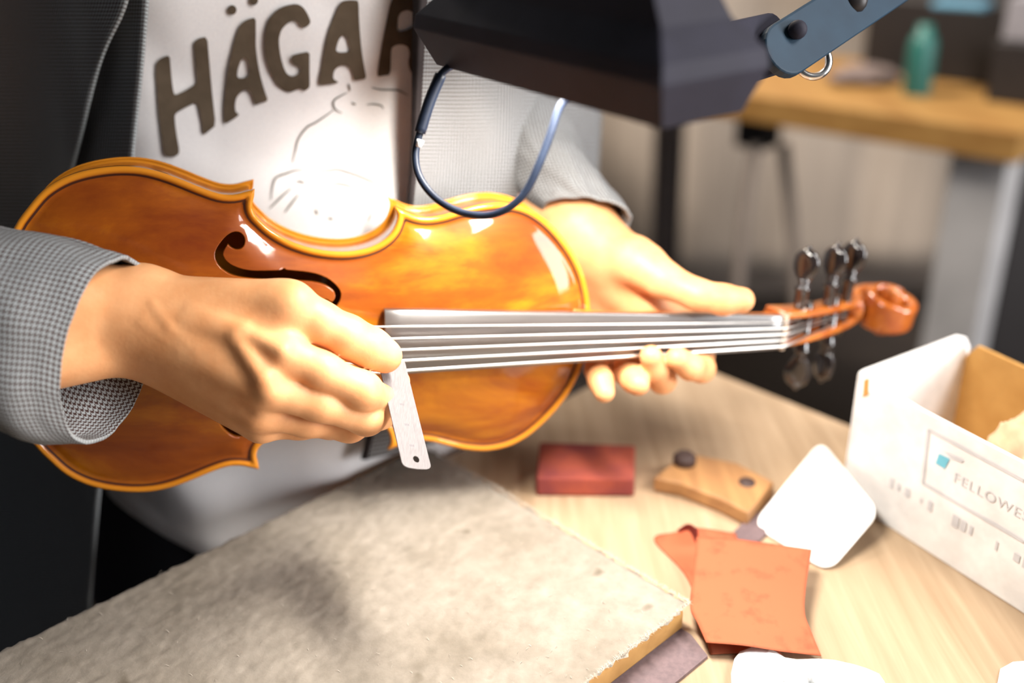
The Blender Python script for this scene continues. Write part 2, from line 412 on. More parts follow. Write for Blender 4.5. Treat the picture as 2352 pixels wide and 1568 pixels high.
# ------------------------------------------------------------------ felt covered board on a plum mat
BT = BENCH + 0.021
nr = G(1584, 1386, BT)                                   # near right corner of the felt
far = isect(nr, -dR, aL, dN); far.z = 0
LR = (Vector((nr.x, nr.y, 0)) - far).length
board = empty('felt_board', (far.x, far.y, BENCH))
TI = Matrix.Translation((-far.x, -far.y, -BENCH))
def bparent(o): o.parent = board; o.matrix_parent_inverse = TI; return o
LN = 0.62
core = [far + dR * 0.002 + dN * 0.002, far + dR * (LR - 0.002) + dN * 0.002, far + dR * (LR - 0.002) + dN * (LN - .002), far + dR * 0.002 + dN * (LN - .002)]
V, Fc = prism([(p.x, p.y) for p in core], BENCH + 0.0023, BT - 0.0015)
o = mesh_obj('wooden_core', V, Fc, M_EDGE, None, smooth=False); fix_normals(o); bevel(o, 0.002, 2); bparent(o)
V, Fc, UV = [], [], []
na, nb = 150, 260
for i in range(na + 1):
    for j in range(nb + 1):
        s, w = i / na, j / nb
        p = far + dR * (s * LR) + dN * (w * LN)
        e = min(i, na - i, j, nb - j)
        nz_ = mnoise.fractal(Vector((p.x * 160, p.y * 160, 0)), 1.0, 2.0, 3)
        rag = 0.0
        if e == 0:
            rag = 0.0030 * mnoise.fractal(Vector((p.x * 170, p.y * 170, 5)), 1.0, 2.0, 2)
        off = dR * (rag if i in (0, na) else 0) + dN * (rag if j in (0, nb) else 0)
        z = BT + 0.0006 * nz_ - (0.0016 if e == 0 else 0.0003 if e == 1 else 0)
        V.append((p.x + off.x, p.y + off.y, z))
for i in range(na):
    for j in range(nb):
        a = i * (nb + 1) + j; Fc.append((a, a + 1, a + nb + 2, a + nb + 1))
o = mesh_obj('felt_top', V, Fc, M_FELT); fix_normals(o); bparent(o)
if o.data.polygons[0].normal.z < 0: o.data.flip_normals()
V, Fc = [], []
def fibre(p, d, L, w):
    n = len(V); s = Vector((-d.y, d.x, 0)).normalized() * w; m_ = p + d * L * 0.5 + Vector((0, 0, L * 0.25)); t_ = p + d * L
    V.extend([p - s, p + s, m_ - s * .7, m_ + s * .7, t_]); Fc.extend([(n, n + 1, n + 3, n + 2), (n + 2, n + 3, n + 4)])
for k in range(5200):
    side = random.random()
    if side < 0.55: p = far + dR * LR + dN * (random.random() * LN)
    elif side < 0.85: p = far + dR * (random.random() * LR) + dN * 0.0
    else: p = far + dR * (random.random() * LR) + dN * (random.random() * LN)
    an = random.random() * 6.28
    fibre(Vector((p.x, p.y, BT + 0.0002)), Vector((math.cos(an), math.sin(an), random.uniform(0.05, 0.5))), random.uniform(0.0012, 0.0034), 0.00013)
o = mesh_obj('felt_fuzz', V, Fc, M_FUZZ); bparent(o); tag(o, kind='stuff')
tag(board, 'board covered in fuzzy beige felt with a bare wooden edge', 'board')
mo = [far - dR * 0.0 + dN * 0.0, far + dR * (LR + 0.021) + dN * 0.0, far + dR * (LR + 0.021) + dN * LN, far + dN * LN]
mo[1] = far + dR * (LR + 0.006)
k_ = far + dR * (LR + 0.024) + dN * 0.034
mo = [far + dN * 0.003, far + dR * (LR + 0.0045) + dN * 0.003, far + dR * (LR + 0.022) + dN * 0.010, far + dR * (LR + 0.022) + dN * LN, far + dN * LN]
V, Fc = prism([(p.x, p.y) for p in mo], BENCH + 0.0002, BENCH + 0.0022)
o = mesh_obj('rubber_mat', V, Fc, M_MAT, None, smooth=False); fix_normals(o)
tag(o, 'thin plum grey mat sticking out from under the felt board', 'mat')

# ------------------------------------------------------------------ violin
VR = np.array([[0.9654, 0.0656, 0.2525], [0.0189, 0.9478, -0.3184], [-0.2602, 0.3121, 0.9137]])
uu, ss, vv = np.linalg.svd(VR); VR = uu @ vv
VT = np.array([-116.55, 4.10, -612.65])
def v2c(p): return VR @ (np.asarray(p, float) - np.array([178.0, 0, 0])) + VT
def c_ray_to_violin(u, v, z):    # pixel -> violin coordinates on the plane z
    d = C3(u, v, 1.0); n = VR[:, 2]; s = ((VT + n * z) @ n) / (d @ n)
    return (d * s - VT) @ VR + np.array([178.0, 0, 0])
violin = empty('violin')
Mv = M @ VR; org = c2w(v2c((0, 0, 0)))
violin.matrix_world = Matrix([[*Mv[0], org[0]], [*Mv[1], org[1]], [*Mv[2], org[2]], [0, 0, 0, 1]])
tag(violin, 'orange brown varnished violin held above the bench', 'violin')
def vobj(name, V, Fc, m, parent=None, smooth=True, attr=None):
    o = mesh_obj(name, np.asarray(V, float) * 0.001, Fc, m, parent or violin, smooth, attr=attr); return fix_normals(o)

half = [(-1.5, 0), (-1.0, 14), (0.2, 30), (3.0, 47), (10.0, 65.1), (18.0, 76.6), (26.1, 85.9), (35.9, 92.6), (45.7, 96.6), (56.3, 99.1), (66.7, 100.3), (77.4, 99.9), (88.1, 97.5), (98.9, 93.6), (108.6, 89.6), (118.8, 86.1), (126.9, 85.7), (134.2, 87.6), (138.8, 88.9),
        (138.4, 84.9), (137.4, 79.6), (138.6, 74.7), (142.3, 70.4), (147.4, 65.6), (153.9, 61.2), (161.1, 57.6), (171.0, 54.4), (181.8, 52.6), (193.0, 52.4), (203.9, 54.4), (212.8, 58.5), (219.0, 64.4), (221.8, 70.9), (222.2, 76.0), (220.4, 80.0),
        (226.5, 77.4), (232.7, 75.0), (240.0, 74.0), (249.0, 75.2), (257.3, 77.8), (269.7, 81.5), (280.0, 83.3), (288.6, 83.6), (299.3, 81.9), (308.3, 78.4), (317.4, 72.4), (327.1, 63.2), (335.9, 52.5), (342.4, 42.0), (346.6, 32.0), (349.7, 21.4), (351.5, 10.0), (352.0, 0)]
CORN = [18, 34]
def smooth_half(h):
    segs = [h[:19], h[18:35], h[34:]]; out = []
    for k, s_ in enumerate(segs):
        c = catmull(s_, 3); out += list(c if k == 2 else c[:-1])
    return np.array(out)
hs = smooth_half(half)
outline = np.vstack([hs, hs[1:-1][::-1] * [1, -1]])        # closed loop, starts at the tail, goes along +Y
hx, hy = hs[:, 0], hs[:, 1]
xs_ = np.linspace(-1, 351.5, 300)
def hw(x):                                                  # smooth half width for the arching
    k = np.argsort(hx); return np.interp(x, hx[k], hy[k])
hw_s = hw(xs_); kern = np.hanning(41); kern /= kern.sum(); hw_s = np.convolve(np.pad(hw_s, 20, mode='edge'), kern, mode='valid')
def arch(xy, H):
    x, y = xy[:, 0], xy[:, 1]
    w = np.interp(x, xs_, hw_s); a = np.clip(np.abs(y) / (w * 0.98), 0, 1)
    Fa = (1 - a ** 2.0) ** 1.25
    ex = np.clip(np.minimum(x, 351 - x) / 105.0, 0, 1); E_ = 1 - (1 - ex) ** 2.4
    d = polydist(xy, outline)
    z = H * Fa * E_ * np.clip((d - 3.5) / 14.0, 0, 1) ** 0.8
    bead = 1.1 * np.exp(-((d - 1.8) / 1.5) ** 2) - 1.2 * np.exp(-((d - 6.5) / 2.6) ** 2)
    bead[d < 0.05] = 0.0
    return z + bead, d
fh_px = [(650, 450), (640, 400), (590, 350), (520, 338), (450, 362), (380, 425), (310, 510), (270, 590), (272, 670), (315, 755), (385, 815), (470, 865), (600, 900), (800, 925), (1000, 945), (1200, 958), (1400, 965), (1560, 978), (1680, 1000), (1780, 1035), (1860, 1085), (1895, 1140), (1890, 1200), (1850, 1250), (1800, 1250), (1760, 1215), (1700, 1225), (1685, 1290), (1740, 1340), (1820, 1330), (1890, 1285), (1940, 1200), (1945, 1120), (1890, 1045), (1790, 970), (1650, 915), (1500, 885), (1300, 862), (1210, 850), (1190, 826), (1172, 850), (1000, 850), (750, 843), (600, 815), (470, 765), (385, 700), (345, 625), (355, 570), (395, 505), (430, 470), (480, 520), (540, 545), (600, 538), (640, 500)]
fh = chaikin([c_ray_to_violin(450 + x / 5.88, 480 + y / 5.88, 8.0)[:2] for x, y in fh_px], 1)
_t = np.roll(fh, -1, axis=0) - np.roll(fh, 1, axis=0); _n = np.stack([_t[:, 1], -_t[:, 0]], 1); _n /= np.linalg.norm(_n, axis=1)[:, None] + 1e-9
if in_poly_v((fh + _n * 0.3)[:8], fh).mean() > 0.5: _n = -_n
fh = fh + _n * 0.65
fh2 = fh * [1, -1]
# an extra ring of points near the rim resolves the bead and the purfling
def inset(loop, dist):
    q = loop; t = np.roll(q, -1, axis=0) - np.roll(q, 1, axis=0); n = np.stack([t[:, 1], -t[:, 0]], 1); n /= np.linalg.norm(n, axis=1)[:, None] + 1e-9
    r = q + n * dist
    return r if polydist(r[:1], loop)[0] > 0 and in_poly(tuple(r[0]), [tuple(p) for p in loop]) else q - n * dist
def plate_mesh(holes, step):
    pts, edges = [], []
    for loop in [outline] + holes:
        n0 = len(pts); pts += [tuple(p) for p in loop]; edges += [(n0 + i, n0 + (i + 1) % len(loop)) for i in range(len(loop))]
    ol = [tuple(p) for p in outline]
    for dd in (0.9, 1.9, 3.0, 3.7, 4.3, 5.0, 5.6, 6.6, 8.2):
        r = inset(outline, dd)
        dk = polydist(r, outline)
        ok = (dk > dd * 0.93) & in_poly_v(r, outline)
        pts += [tuple(p) for p in r[ok]]
    keepers = []
    for h in holes:
        for dd in (-0.5, 0.5, -1.2, 1.2, -2.2, 2.2):
            t_ = np.roll(h, -1, axis=0) - np.roll(h, 1, axis=0); n_ = np.stack([t_[:, 1], -t_[:, 0]], 1); n_ /= np.linalg.norm(n_, axis=1)[:, None] + 1e-9
            r = h + n_ * dd; ok = (polydist(r, h) > abs(dd) * 0.9) & ~in_poly_v(r, h)
            pts += [tuple(p) for p in r[ok]]
    g = np.array([(x + (step / 2 if i % 2 else 0), y) for i, y in enumerate(np.arange(-104, 104, step * 0.87)) for x in np.arange(-2, 354, step)])
    dk = polydist(g, outline)
    ok = (dk > 9.5) & in_poly_v(g, outline)
    for h in holes: ok &= polydist(g, h) > 3.2
    pts += [tuple(p) for p in g[ok]]
    v, e, f, _, _, _ = delaunay_2d_cdt([Vector(p) for p in pts], edges, [], 1, 1e-5)
    vv_ = np.array([(q.x, q.y) for q in v]); tr = []
    cs = vv_[np.array([list(t) for t in f])].mean(1)
    ok = in_poly_v(cs, outline)
    for h in holes: ok &= ~in_poly_v(cs, h)
    tr = [tuple(t) for t, k in zip(f, ok) if k]
    used = sorted({i for t in tr for i in t}); mp = {a: b_ for b_, a in enumerate(used)}
    return vv_[used], [tuple(mp[i] for i in t) for t in tr]
def plate(name, holes, H, z0, sign, thick, parent=None):
    xy, tr = plate_mesh(holes, 4.0)
    z, d = arch(xy, H); n = len(xy)
    V = np.vstack([np.c_[xy, z0 + sign * z], np.c_[xy, z0 + sign * (z - thick)]])
    Fc = list(tr) + [(t[0] + n, t[2] + n, t[1] + n) for t in tr]
    for a, b_ in boundary_loops(tr): Fc.append((a, a + n, b_ + n, b_))
    dd = np.concatenate([d, np.minimum(d, 1.0)])
    return vobj(name, V, Fc, M_TOP, parent, attr={'edge_mm': dd})
RIBD = 33.0
plate('top_plate', [fh, fh2], 13.5, 0.0, 1, 3.6)
plate('back_plate', [], 13.0, -RIBD - 3.4, -1, 3.6)
ri = inset(outline, 2.6)
keep = np.array([k > 2.2 for k in polydist(ri, outline)]); ri = ri[keep]
n = len(ri); ro = ri; rin = inset(ri, 1.3)
V = []; Fc = []
for zz in (-3.4, -RIBD): V += [(*p, zz) for p in ro]
for zz in (-3.4, -RIBD): V += [(*p, zz) for p in rin]
for i in range(n):
    j = (i + 1) % n
    Fc += [(i, j, n + j, n + i), (2 * n + i, 3 * n + i, 3 * n + j, 2 * n + j)]
vobj('ribs', V, Fc, M_RIB)
# fingerboard: cambered ebony slab
FB0, FB1 = 213.0, 486.0
def fbz(x): return 23.5 - (x - 216) * 9.0 / 270.0
def fbw(x): return 21.0 - (x - 216) * (21.0 - 12.2) / 270.0
rings = []
for x in np.linspace(FB0, FB1, 28):
    w = fbw(x); r = [(x, y, fbz(x) - (42 - math.sqrt(42 * 42 - y * y))) for y in np.linspace(-w, w, 17)]
    zb = fbz(x) - (42 - math.sqrt(42 * 42 - w * w)) - 5.0
    r += [(x, w * 0.99, zb), (x, -w * 0.99, zb)]; rings.append(r)
V, Fc = loft(rings); o = vobj('fingerboard', V, Fc, M_EBONY, smooth=False); bevel(o, 0.0006, 2, 40)
for p_ in o.data.polygons: p_.use_smooth = abs(p_.normal.x) < 0.9
# neck and heel
rings = []
for x in np.linspace(338, 492, 26):
    w = fbw(x) * 0.97; zt = fbz(x) - 8.0
    h = 13.0 + 26 * max(0, (362 - x) / 24) ** 1.6 if x < 362 else 13.0
    h = min(h, zt + RIBD + 1)
    r = [(x, w * math.cos(a), zt - h * math.sin(a) ** 0.9) for a in np.linspace(0, math.pi, 15)]
    rings.append(r)
V, Fc = loft(rings); vobj('neck', V, Fc, M_SCROLL)
V, Fc = loft([[(x, w * s_, z) for (s_, z) in ((-1, fbz(486) - 8), (1, fbz(486) - 8), (1, fbz(486) + 0.2), (0.5, fbz(486) + 1.0), (-0.5, fbz(486) + 1.0), (-1, fbz(486) + 0.2))] for x, w in ((486.1, 12.3), (489.4, 12.2))])
o = vobj('nut', V, Fc, M_BONE, smooth=False); bevel(o, 0.0005, 2)
# pegbox: two cheeks and a floor, then the scroll
def pbc(t):      # centre line of the pegbox floor side, in x z
    p = catmull([(488, -2), (510, -7), (535, -17), (560, -31), (580, -46)], 1)
    return np.array([np.interp(t, np.linspace(0, 1, 5), p[:, 0]), np.interp(t, np.linspace(0, 1, 5), p[:, 1])])
tt = np.linspace(0, 1, 17)
ctr = np.array([pbc(t) for t in tt])
tang = np.gradient(ctr, axis=0); tang /= np.linalg.norm(tang, axis=1)[:, None]; nor = np.stack([-tang[:, 1], tang[:, 0]], 1)
for sgn in (1, -1):
    rings = []
    for k, t in enumerate(tt):
        yo = 12.6 - 3.4 * t; yi = yo - 4.6; hh = 10.5 - 3.0 * t
        a = ctr[k] + nor[k] * hh; b_ = ctr[k] - nor[k] * hh
        rings.append([(a[0], sgn * yo, a[1]), (a[0], sgn * yi, a[1]), (b_[0], sgn * yi, b_[1]), (b_[0], sgn * yo, b_[1])])
    V, Fc = loft(rings); o = vobj('pegbox_cheek', V, Fc, M_SCROLL, smooth=False); bevel(o, 0.0012, 3, 40)
    for p_ in o.data.polygons: p_.use_smooth = True
rings = []
for k, t in enumerate(tt):
    yo = 10.5 - 3.4 * t; hh = 10.5 - 3.0 * t
    a = ctr[k] - nor[k] * (hh - 4.5); b_ = ctr[k] - nor[k] * (hh + 0.8)
    rings.append([(a[0], yo, a[1]), (a[0], -yo, a[1]), (b_[0], -yo * .8, b_[1]), (b_[0], yo * .8, b_[1])])
V, Fc = loft(rings); vobj('pegbox_floor', V, Fc, M_SCROLL, smooth=False)
# scroll: a rounded band wound in two turns, widening towards the eyes
sc0 = np.array([603.0, -39.0]); rings = []
NS = 110
for k in range(NS + 1):
    t = k / NS; ang = math.radians(190 + 690 * t)
    r = 20.5 * (1 - t) ** 0.85 + 3.2
    th = (6.2 * (1 - t) + 3.4)
    wy = 8.6 + 2.2 * min(t, 0.35) / 0.35 + 9.5 * max(0, (t - 0.35) / 0.65) ** 0.8
    cx, cz = sc0[0] + r * math.cos(ang), sc0[1] + r * math.sin(ang)
    er = np.array([math.cos(ang), math.sin(ang)])
    ring = []
    for a in np.linspace(0, 2 * math.pi, 20, endpoint=False):
        ca, sa = math.cos(a), math.sin(a)
        yy = wy * math.copysign(abs(ca) ** 0.45, ca); rr = th * math.copysign(abs(sa) ** 0.7, sa) * 0.62
        if rr > 0 and abs(yy) < wy * 0.8: rr -= 1.3 * math.cos(yy / wy * math.pi / 1.6) * (1 - t)
        ring.append((cx + er[0] * rr, yy, cz + er[1] * rr))
    rings.append(ring)
def lean(V_):
    a_ = math.radians(13); out = []
    for x, y, z in V_:
        dz = z - sc0[1]; out.append((x, y * math.cos(a_) - dz * math.sin(a_), sc0[1] + y * math.sin(a_) + dz * math.cos(a_)))
    return out
V, Fc = loft(rings); vobj('scroll', lean(V), Fc, M_SCROLL)
rings = []
for yy, rr in ((-19.8, 0.5), (-19.8, 3.2), (-18.6, 4.4), (0, 4.6), (18.6, 4.4), (19.8, 3.2), (19.8, 0.5)):
    rings.append([(sc0[0] + rr * math.cos(a), yy, sc0[1] + rr * math.sin(a)) for a in np.linspace(0, 2 * math.pi, 18, endpoint=False)])
V, Fc = loft(rings); vobj('scroll_eye', lean(V), Fc, M_SCROLL)
# solid root that joins pegbox and scroll
rings = []
for t in np.linspace(0, 1, 8):
    c = np.array([572 + 16 * t, -40 - 13 * t]); w = 9.6 - 0.4 * t; h = 9.0 - 2.5 * t
    rings.append([(c[0] + h * 0.75 * math.sin(a), w * math.copysign(abs(math.cos(a)) ** .6, math.cos(a)), c[1] + h * math.sin(a)) for a in np.linspace(0, 2 * math.pi, 16, endpoint=False)])
V, Fc = loft(rings); vobj('scroll_root', V, Fc, M_SCROLL)
# tuning pegs
def peg(x, z, sgn, tilt):
    root_y = -sgn * 14
    px = 10 if sgn > 0 else 3
    prof = [(-16, 3.0), (12, 4.0), (15.0 + px, 4.6), (16.0 + px, 5.6), (17.5 + px, 5.7), (18.5 + px, 4.2), (21 + px, 4.0), (24 + px, 5.0)]
    rings = []
    for yy, rr in prof:
        rings.append([(x + rr * math.cos(a), sgn * yy, z + rr * math.sin(a)) for a in np.linspace(0, 2 * math.pi, 14, endpoint=False)])
    V1, F1 = loft(rings)
    ct, st = math.cos(tilt), math.sin(tilt); rings = []
    for yy, wa, wb in ((22, 4.0, 3.8), (25, 6.6, 3.8), (29, 9.0, 3.7), (34, 9.8, 3.6), (39, 9.0, 3.7), (43, 6.0, 3.8), (44.6, 2.8, 2.6)):
        yy += px; rings.append([(x + wa * math.cos(a) * ct - wb * math.sin(a) * st, sgn * yy, z + wa * math.cos(a) * st + wb * math.sin(a) * ct) for a in np.linspace(0, 2 * math.pi, 18, endpoint=False)])
    V2, F2 = loft(rings)
    o = vobj('peg', *join_vf([(V1, F1), (V2, F2)]), M_EBONYG)
    rings = [[(x + rr * math.cos(a), sgn * (yy + px), z + rr * math.sin(a)) for a in np.linspace(0, 2 * math.pi, 12, endpoint=False)] for yy, rr in ((44.3, 1.9), (46.0, 2.0), (47.2, 1.2))]
    q = vobj('peg_button', *loft(rings), M_EBONYG, o)
PEGS = [(508, -4.5, 1, 1.05), (537, -15, 1, 1.15), (561, -29, 1, 1.05), (517, -7, -1, 0.35), (546, -20, -1, 1.3)]
for p_ in PEGS: peg(*p_)
# strings: five, bridge to nut, then into the pegbox
for k in range(5):
    y0 = 15.0 - 7.4 * k; y1 = 8.6 - 4.3 * k
    zb = 34.0 - (42 - math.sqrt(42 * 42 - y0 * y0)) * 0.8
    zn = fbz(488) + 1.4
    px_, pz_, sg, _ = PEGS[k]
    pts = [(60, y0 * 0.62, 19.0), (187, y0, zb), (488, y1, zn), (px_, y1 * .6, pz_ + 2.5)]
    V, Fc = [], []
    rr = [0.62, 0.68, 0.74, 0.82, 0.9][k]
    V, Fc = tube(pts, rr, 8); vobj('string', V, Fc, M_STEEL)
# bridge
prof = [(-21, 0), (-12, 0), (-9, 6), (-5, 8), (5, 8), (9, 6), (12, 0), (21, 0), (21, 3), (16, 8), (19, 14), (21, 18), (21.5, 22), (19, 27), (10, 30.5), (0, 32.0), (-10, 30.5), (-19, 27), (-21.5, 22), (-21, 18), (-19, 14), (-16, 8), (-21, 3)]
hz = 11.0
V = [(187 - 2.2 + 1.2 * z / 32, y * 0.86, z * 0.70 + hz) for y, z in prof] + [(187 + 2.2 - 1.2 * z / 32, y * 0.86, z * 0.70 + hz) for y, z in prof]
n = len(prof); Fc = [tuple(range(n)), tuple(range(n, 2 * n))[::-1]] + [(i, (i + 1) % n, n + (i + 1) % n, n + i) for i in range(n)]
vobj('bridge', V, Fc, M_MAPLE, smooth=False)
# tailpiece and end button
rings = []
for x, w, z in ((12, 8, 15), (30, 10.5, 16.5), (60, 15, 19), (85, 20, 20.5), (104, 22.5, 20.5), (110, 21, 20)):
    rings.append([(x, w * c_, z + 2.0 - 3.5 * c_ * c_ if up_ else z - 4.5) for up_, c_ in [(1, c) for c in np.linspace(-1, 1, 11)] + [(0, 0.9), (0, -0.9)]])
V, Fc = loft(rings); vobj('tailpiece', V, Fc, M_EBONY)
rings = [[(x, rr * math.cos(a), -16 + rr * math.sin(a)) for a in np.linspace(0, 2 * math.pi, 14, endpoint=False)] for x, rr in ((2, 3.5), (-5, 4), (-6, 6.5), (-10, 7), (-14, 5.5), (-16, 2.5))]
V, Fc = loft(rings); vobj('end_button', V, Fc, M_EBONYG)
V, Fc = tube([(-4, 4, -12), (-2.5, 4, 2), (6, 5, 9), (16, 5, 15)], 1.0, 6); vobj('tail_gut', V, Fc, M_EBONYG)

# ------------------------------------------------------------------ signed distance bodies (continuous skin surface)
def sd_cone(p, a, b_, r1, r2):
    ba = b_ - a; l2 = ba @ ba; rr = r1 - r2; a2 = l2 - rr * rr; il2 = 1.0 / l2
    pa = p - a; y = pa @ ba; z = y - l2
    x2 = ((pa * l2 - y[..., None] * ba) ** 2).sum(-1); y2 = y * y * l2; z2 = z * z * l2
    k = math.copysign(1, rr) * rr * rr * x2
    out = (np.sqrt(x2 * a2 * il2) + y * rr) * il2 - r1
    c1_ = np.sign(z) * a2 * z2 > k; out = np.where(c1_, np.sqrt(x2 + z2) * il2 - r2, out)
    c2_ = (~c1_) & (np.sign(y) * a2 * y2 < k); out = np.where(c2_, np.sqrt(x2 + y2) * il2 - r1, out)
    return out
def smin(a, b_, k):
    h = np.clip(0.5 + 0.5 * (b_ - a) / k, 0, 1); return b_ * (1 - h) + a * h - k * h * (1 - h)
def surface_nets(f, org_, h):
    s = f < 0; nx, ny, nz = f.shape
    acc = np.zeros((nx - 1, ny - 1, nz - 1, 3)); cnt = np.zeros((nx - 1, ny - 1, nz - 1))
    offs = [(i, j, k) for i in (0, 1) for j in (0, 1) for k in (0, 1)]
    for a in offs:
        for d in range(3):
            if a[d]: continue
            b_ = list(a); b_[d] = 1
            sl = lambda o: f[o[0]:nx - 1 + o[0], o[1]:ny - 1 + o[1], o[2]:nz - 1 + o[2]]
            fa, fb = sl(a), sl(b_); m_ = (fa < 0) != (fb < 0)
            t = np.where(m_, fa / np.where(m_, fa - fb, 1), 0)
            for e in range(3): acc[..., e] += m_ * (a[e] + (t if e == d else 0))
            cnt += m_
    act = cnt > 0; idx = -np.ones(act.shape, dtype=np.int64); idx[act] = np.arange(act.sum())
    ii = np.argwhere(act); V = (ii + acc[act] / cnt[act][:, None]) * h + org_
    Q = []
    for d in range(3):
        e1_, e2_ = [(1, 2), (2, 0), (0, 1)][d]
        sa = [slice(0, -1) if q == d else slice(1, -1) for q in range(3)]
        sb = [slice(1, None) if q == d else slice(1, -1) for q in range(3)]
        A, B_ = s[tuple(sa)], s[tuple(sb)]
        w = np.argwhere(A != B_)
        if not len(w): continue
        base = w.copy()
        for q in range(3):
            if q != d: base[:, q] += 1
        fl = A[tuple(w.T)]
        def gi(o1, o2):
            q = base.copy(); q[:, e1_] -= o1; q[:, e2_] -= o2; return idx[q[:, 0], q[:, 1], q[:, 2]]
        q4 = np.stack([gi(1, 1), gi(0, 1), gi(0, 0), gi(1, 0)], 1)
        q4[~fl] = q4[~fl][:, ::-1]; Q.append(q4)
    return V, np.vstack(Q)
def grid_eval(groups, h, pad, extra=None):
    """groups: list of (k_inside, k_join, [(a, b, ra, rb), ...]) in camera mm, joined in order"""
    allp = np.array([q for g in groups for c in g[2] for q in (c[0], c[1])]); rm = max(max(c[2], c[3]) for g in groups for c in g[2])
    lo = allp.min(0) - rm - pad; hi = allp.max(0) + rm + pad
    n = np.ceil((hi - lo) / h).astype(int) + 1
    ax = [lo[i] + h * np.arange(n[i]) for i in range(3)]
    p = np.stack(np.meshgrid(*ax, indexing='ij'), -1).astype(np.float32)
    tot = None
    for kin, kjo, cones in groups:
        g = None
        for a, b_, r1, r2 in cones:
            # evaluate only near the cone; far away a loose bound is enough
            d = sd_cone(p, np.asarray(a, np.float32), np.asarray(b_, np.float32), r1, r2).astype(np.float32)
            g = d if g is None else smin(g, d, kin)
        if tot is None: tot = g; palm_f = g
        elif kjo < 0: tot = smin(tot, smin(palm_f, g, -kjo), 1.3)
        else: tot = smin(tot, g, kjo)
    if extra is not None: tot = extra(p, tot)
    return surface_nets(tot, lo, h)
def chain(pts):
    q = [(C3(*p[:3]), p[3]) for p in pts]
    return [(q[i][0], q[i + 1][0], q[i][1], q[i + 1][1]) for i in range(len(q) - 1)]

person = empty('person', (-0.17, 0.78, 0.0))
PI_ = Matrix.Translation((0.17, -0.78, 0.0))
def pparent(o, par=None):
    if par is None: o.parent = person; o.matrix_parent_inverse = PI_
    else: o.parent = par; o.matrix_parent_inverse = Matrix.Identity(4)
    return o

# right hand (back of the hand towards the camera, thumb and finger pinch a ruler)
palm = (9.0, 1.0, chain([(40, 690, 508, 23), (300, 704, 531, 20.5)]) + chain([(40, 806, 514, 23), (295, 770, 537, 19.5)])
        + chain([(320, 700, 530, 17), (650, 812, 518, 10.5)]) + chain([(320, 730, 528, 18), (612, 888, 518, 11.0)])
        + chain([(315, 755, 533, 18), (596, 942, 531, 10.5)]) + chain([(310, 780, 540, 17), (600, 974, 545, 9.5)])
        + chain([(395, 707, 532, 16.5), (652, 701, 524, 12.5)]) + chain([(480, 745, 532, 16), (640, 757, 528, 12.0)])
        + chain([(450, 820, 545, 15), (600, 900, 545, 13)]) + chain([(337, 668, 531, 11.5), (352, 672, 533, 11)]))
thumb = (5.0, -7.0, chain([(640, 701, 525, 12.2), (672, 704, 524, 11.8), (735, 740, 530, 10.8), (798, 773, 536, 11.2), (850, 799, 542, 10.8), (884, 817, 545.5, 9.6)]))
index = (5.0, -5.0, chain([(651, 812, 518, 11.2), (740, 852, 523, 9.6), (832, 897, 534, 10.0)]) + chain([(832, 897, 534, 10.0), (880, 921, 556, 8.4), (905, 915, 568, 7.8), (914, 876, 570, 7.0)]))
middle = (5.0, -5.0, chain([(612, 888, 519, 11.4), (735, 925, 530, 9.6), (842, 957, 548, 9.8)]) + chain([(842, 957, 548, 9.8), (872, 950, 568, 8.4), (890, 925, 578, 7.4)]))
ring = (5.0, -5.0, chain([(596, 942, 532, 10.6), (705, 963, 545, 9.2), (803, 976, 562, 9.2)]) + chain([(803, 976, 562, 9.2), (843, 965, 577, 8.0), (866, 940, 584, 7.0)]))
pinky = (5.0, -5.0, chain([(602, 972, 547, 9.8), (690, 972, 560, 8.4), (760, 974, 576, 8.0)]) + chain([(760, 974, 576, 8.0), (800, 963, 584, 7.0), (825, 948, 588, 6.2)]))
tend = (3.0, 6.0, chain([(430, 735, 513.5, 2.2), (540, 772, 508.5, 2.8), (607, 872, 507, 4.2), (618, 898, 509, 4.6)]))
tend2 = (3.0, 5.0, chain([(440, 715, 514.5, 2.2), (560, 760, 509.5, 2.4), (648, 806, 507.5, 4.0)]))
tend3 = (3.0, 5.0, chain([(430, 765, 515.5, 2.2), (540, 868, 516, 2.6), (598, 930, 520.5, 3.6)]))
tend4 = (2.5, 4.0, chain([(330, 740, 511, 1.6), (420, 800, 513, 1.9), (480, 872, 519, 2.0), (560, 925, 521, 1.8)]))
vein1 = (2.0, 3.0, chain([(352, 700, 511.5, 1.6), (392, 752, 510.5, 1.8), (455, 808, 511.2, 1.7), (505, 850, 512.5, 1.5), (530, 905, 519, 1.4)]))
crease = None
Vr, Fr = grid_eval([palm, index, middle, ring, pinky, thumb, tend, tend2, tend3, tend4, vein1], 1.15, 4.0)

# left hand (behind the neck, thumb along the top side, finger ends showing below the fingerboard)
lp = (10.0, 1.0, chain([(1150, 300, 755, 28), (1335, 520, 697, 24)]) + chain([(1180, 340, 765, 28), (1300, 560, 705, 22)])
      + chain([(1335, 530, 697, 23), (1480, 700, 690, 20)]) + chain([(1320, 590, 714, 20), (1405, 740, 712, 17)])
      + chain([(1340, 560, 700, 20), (1560, 745, 694, 13)]) + chain([(1360, 600, 705, 20), (1500, 760, 702, 14)])
      + chain([(1400, 580, 684, 19), (1480, 612, 664, 14.5)]))
lth = (5.0, -7.0, chain([(1455, 596, 668, 15.5), (1520, 640, 655, 12.0), (1605, 678, 647, 9.8), (1660, 688, 645, 9.6), (1704, 689, 645, 8.4)]))
lin = (5.0, -5.0, chain([(1560, 745, 694, 11.5), (1606, 815, 694, 9.6), (1610, 846, 672, 9.0), (1585, 842, 655, 8.4), (1556, 822, 646, 7.6)]))
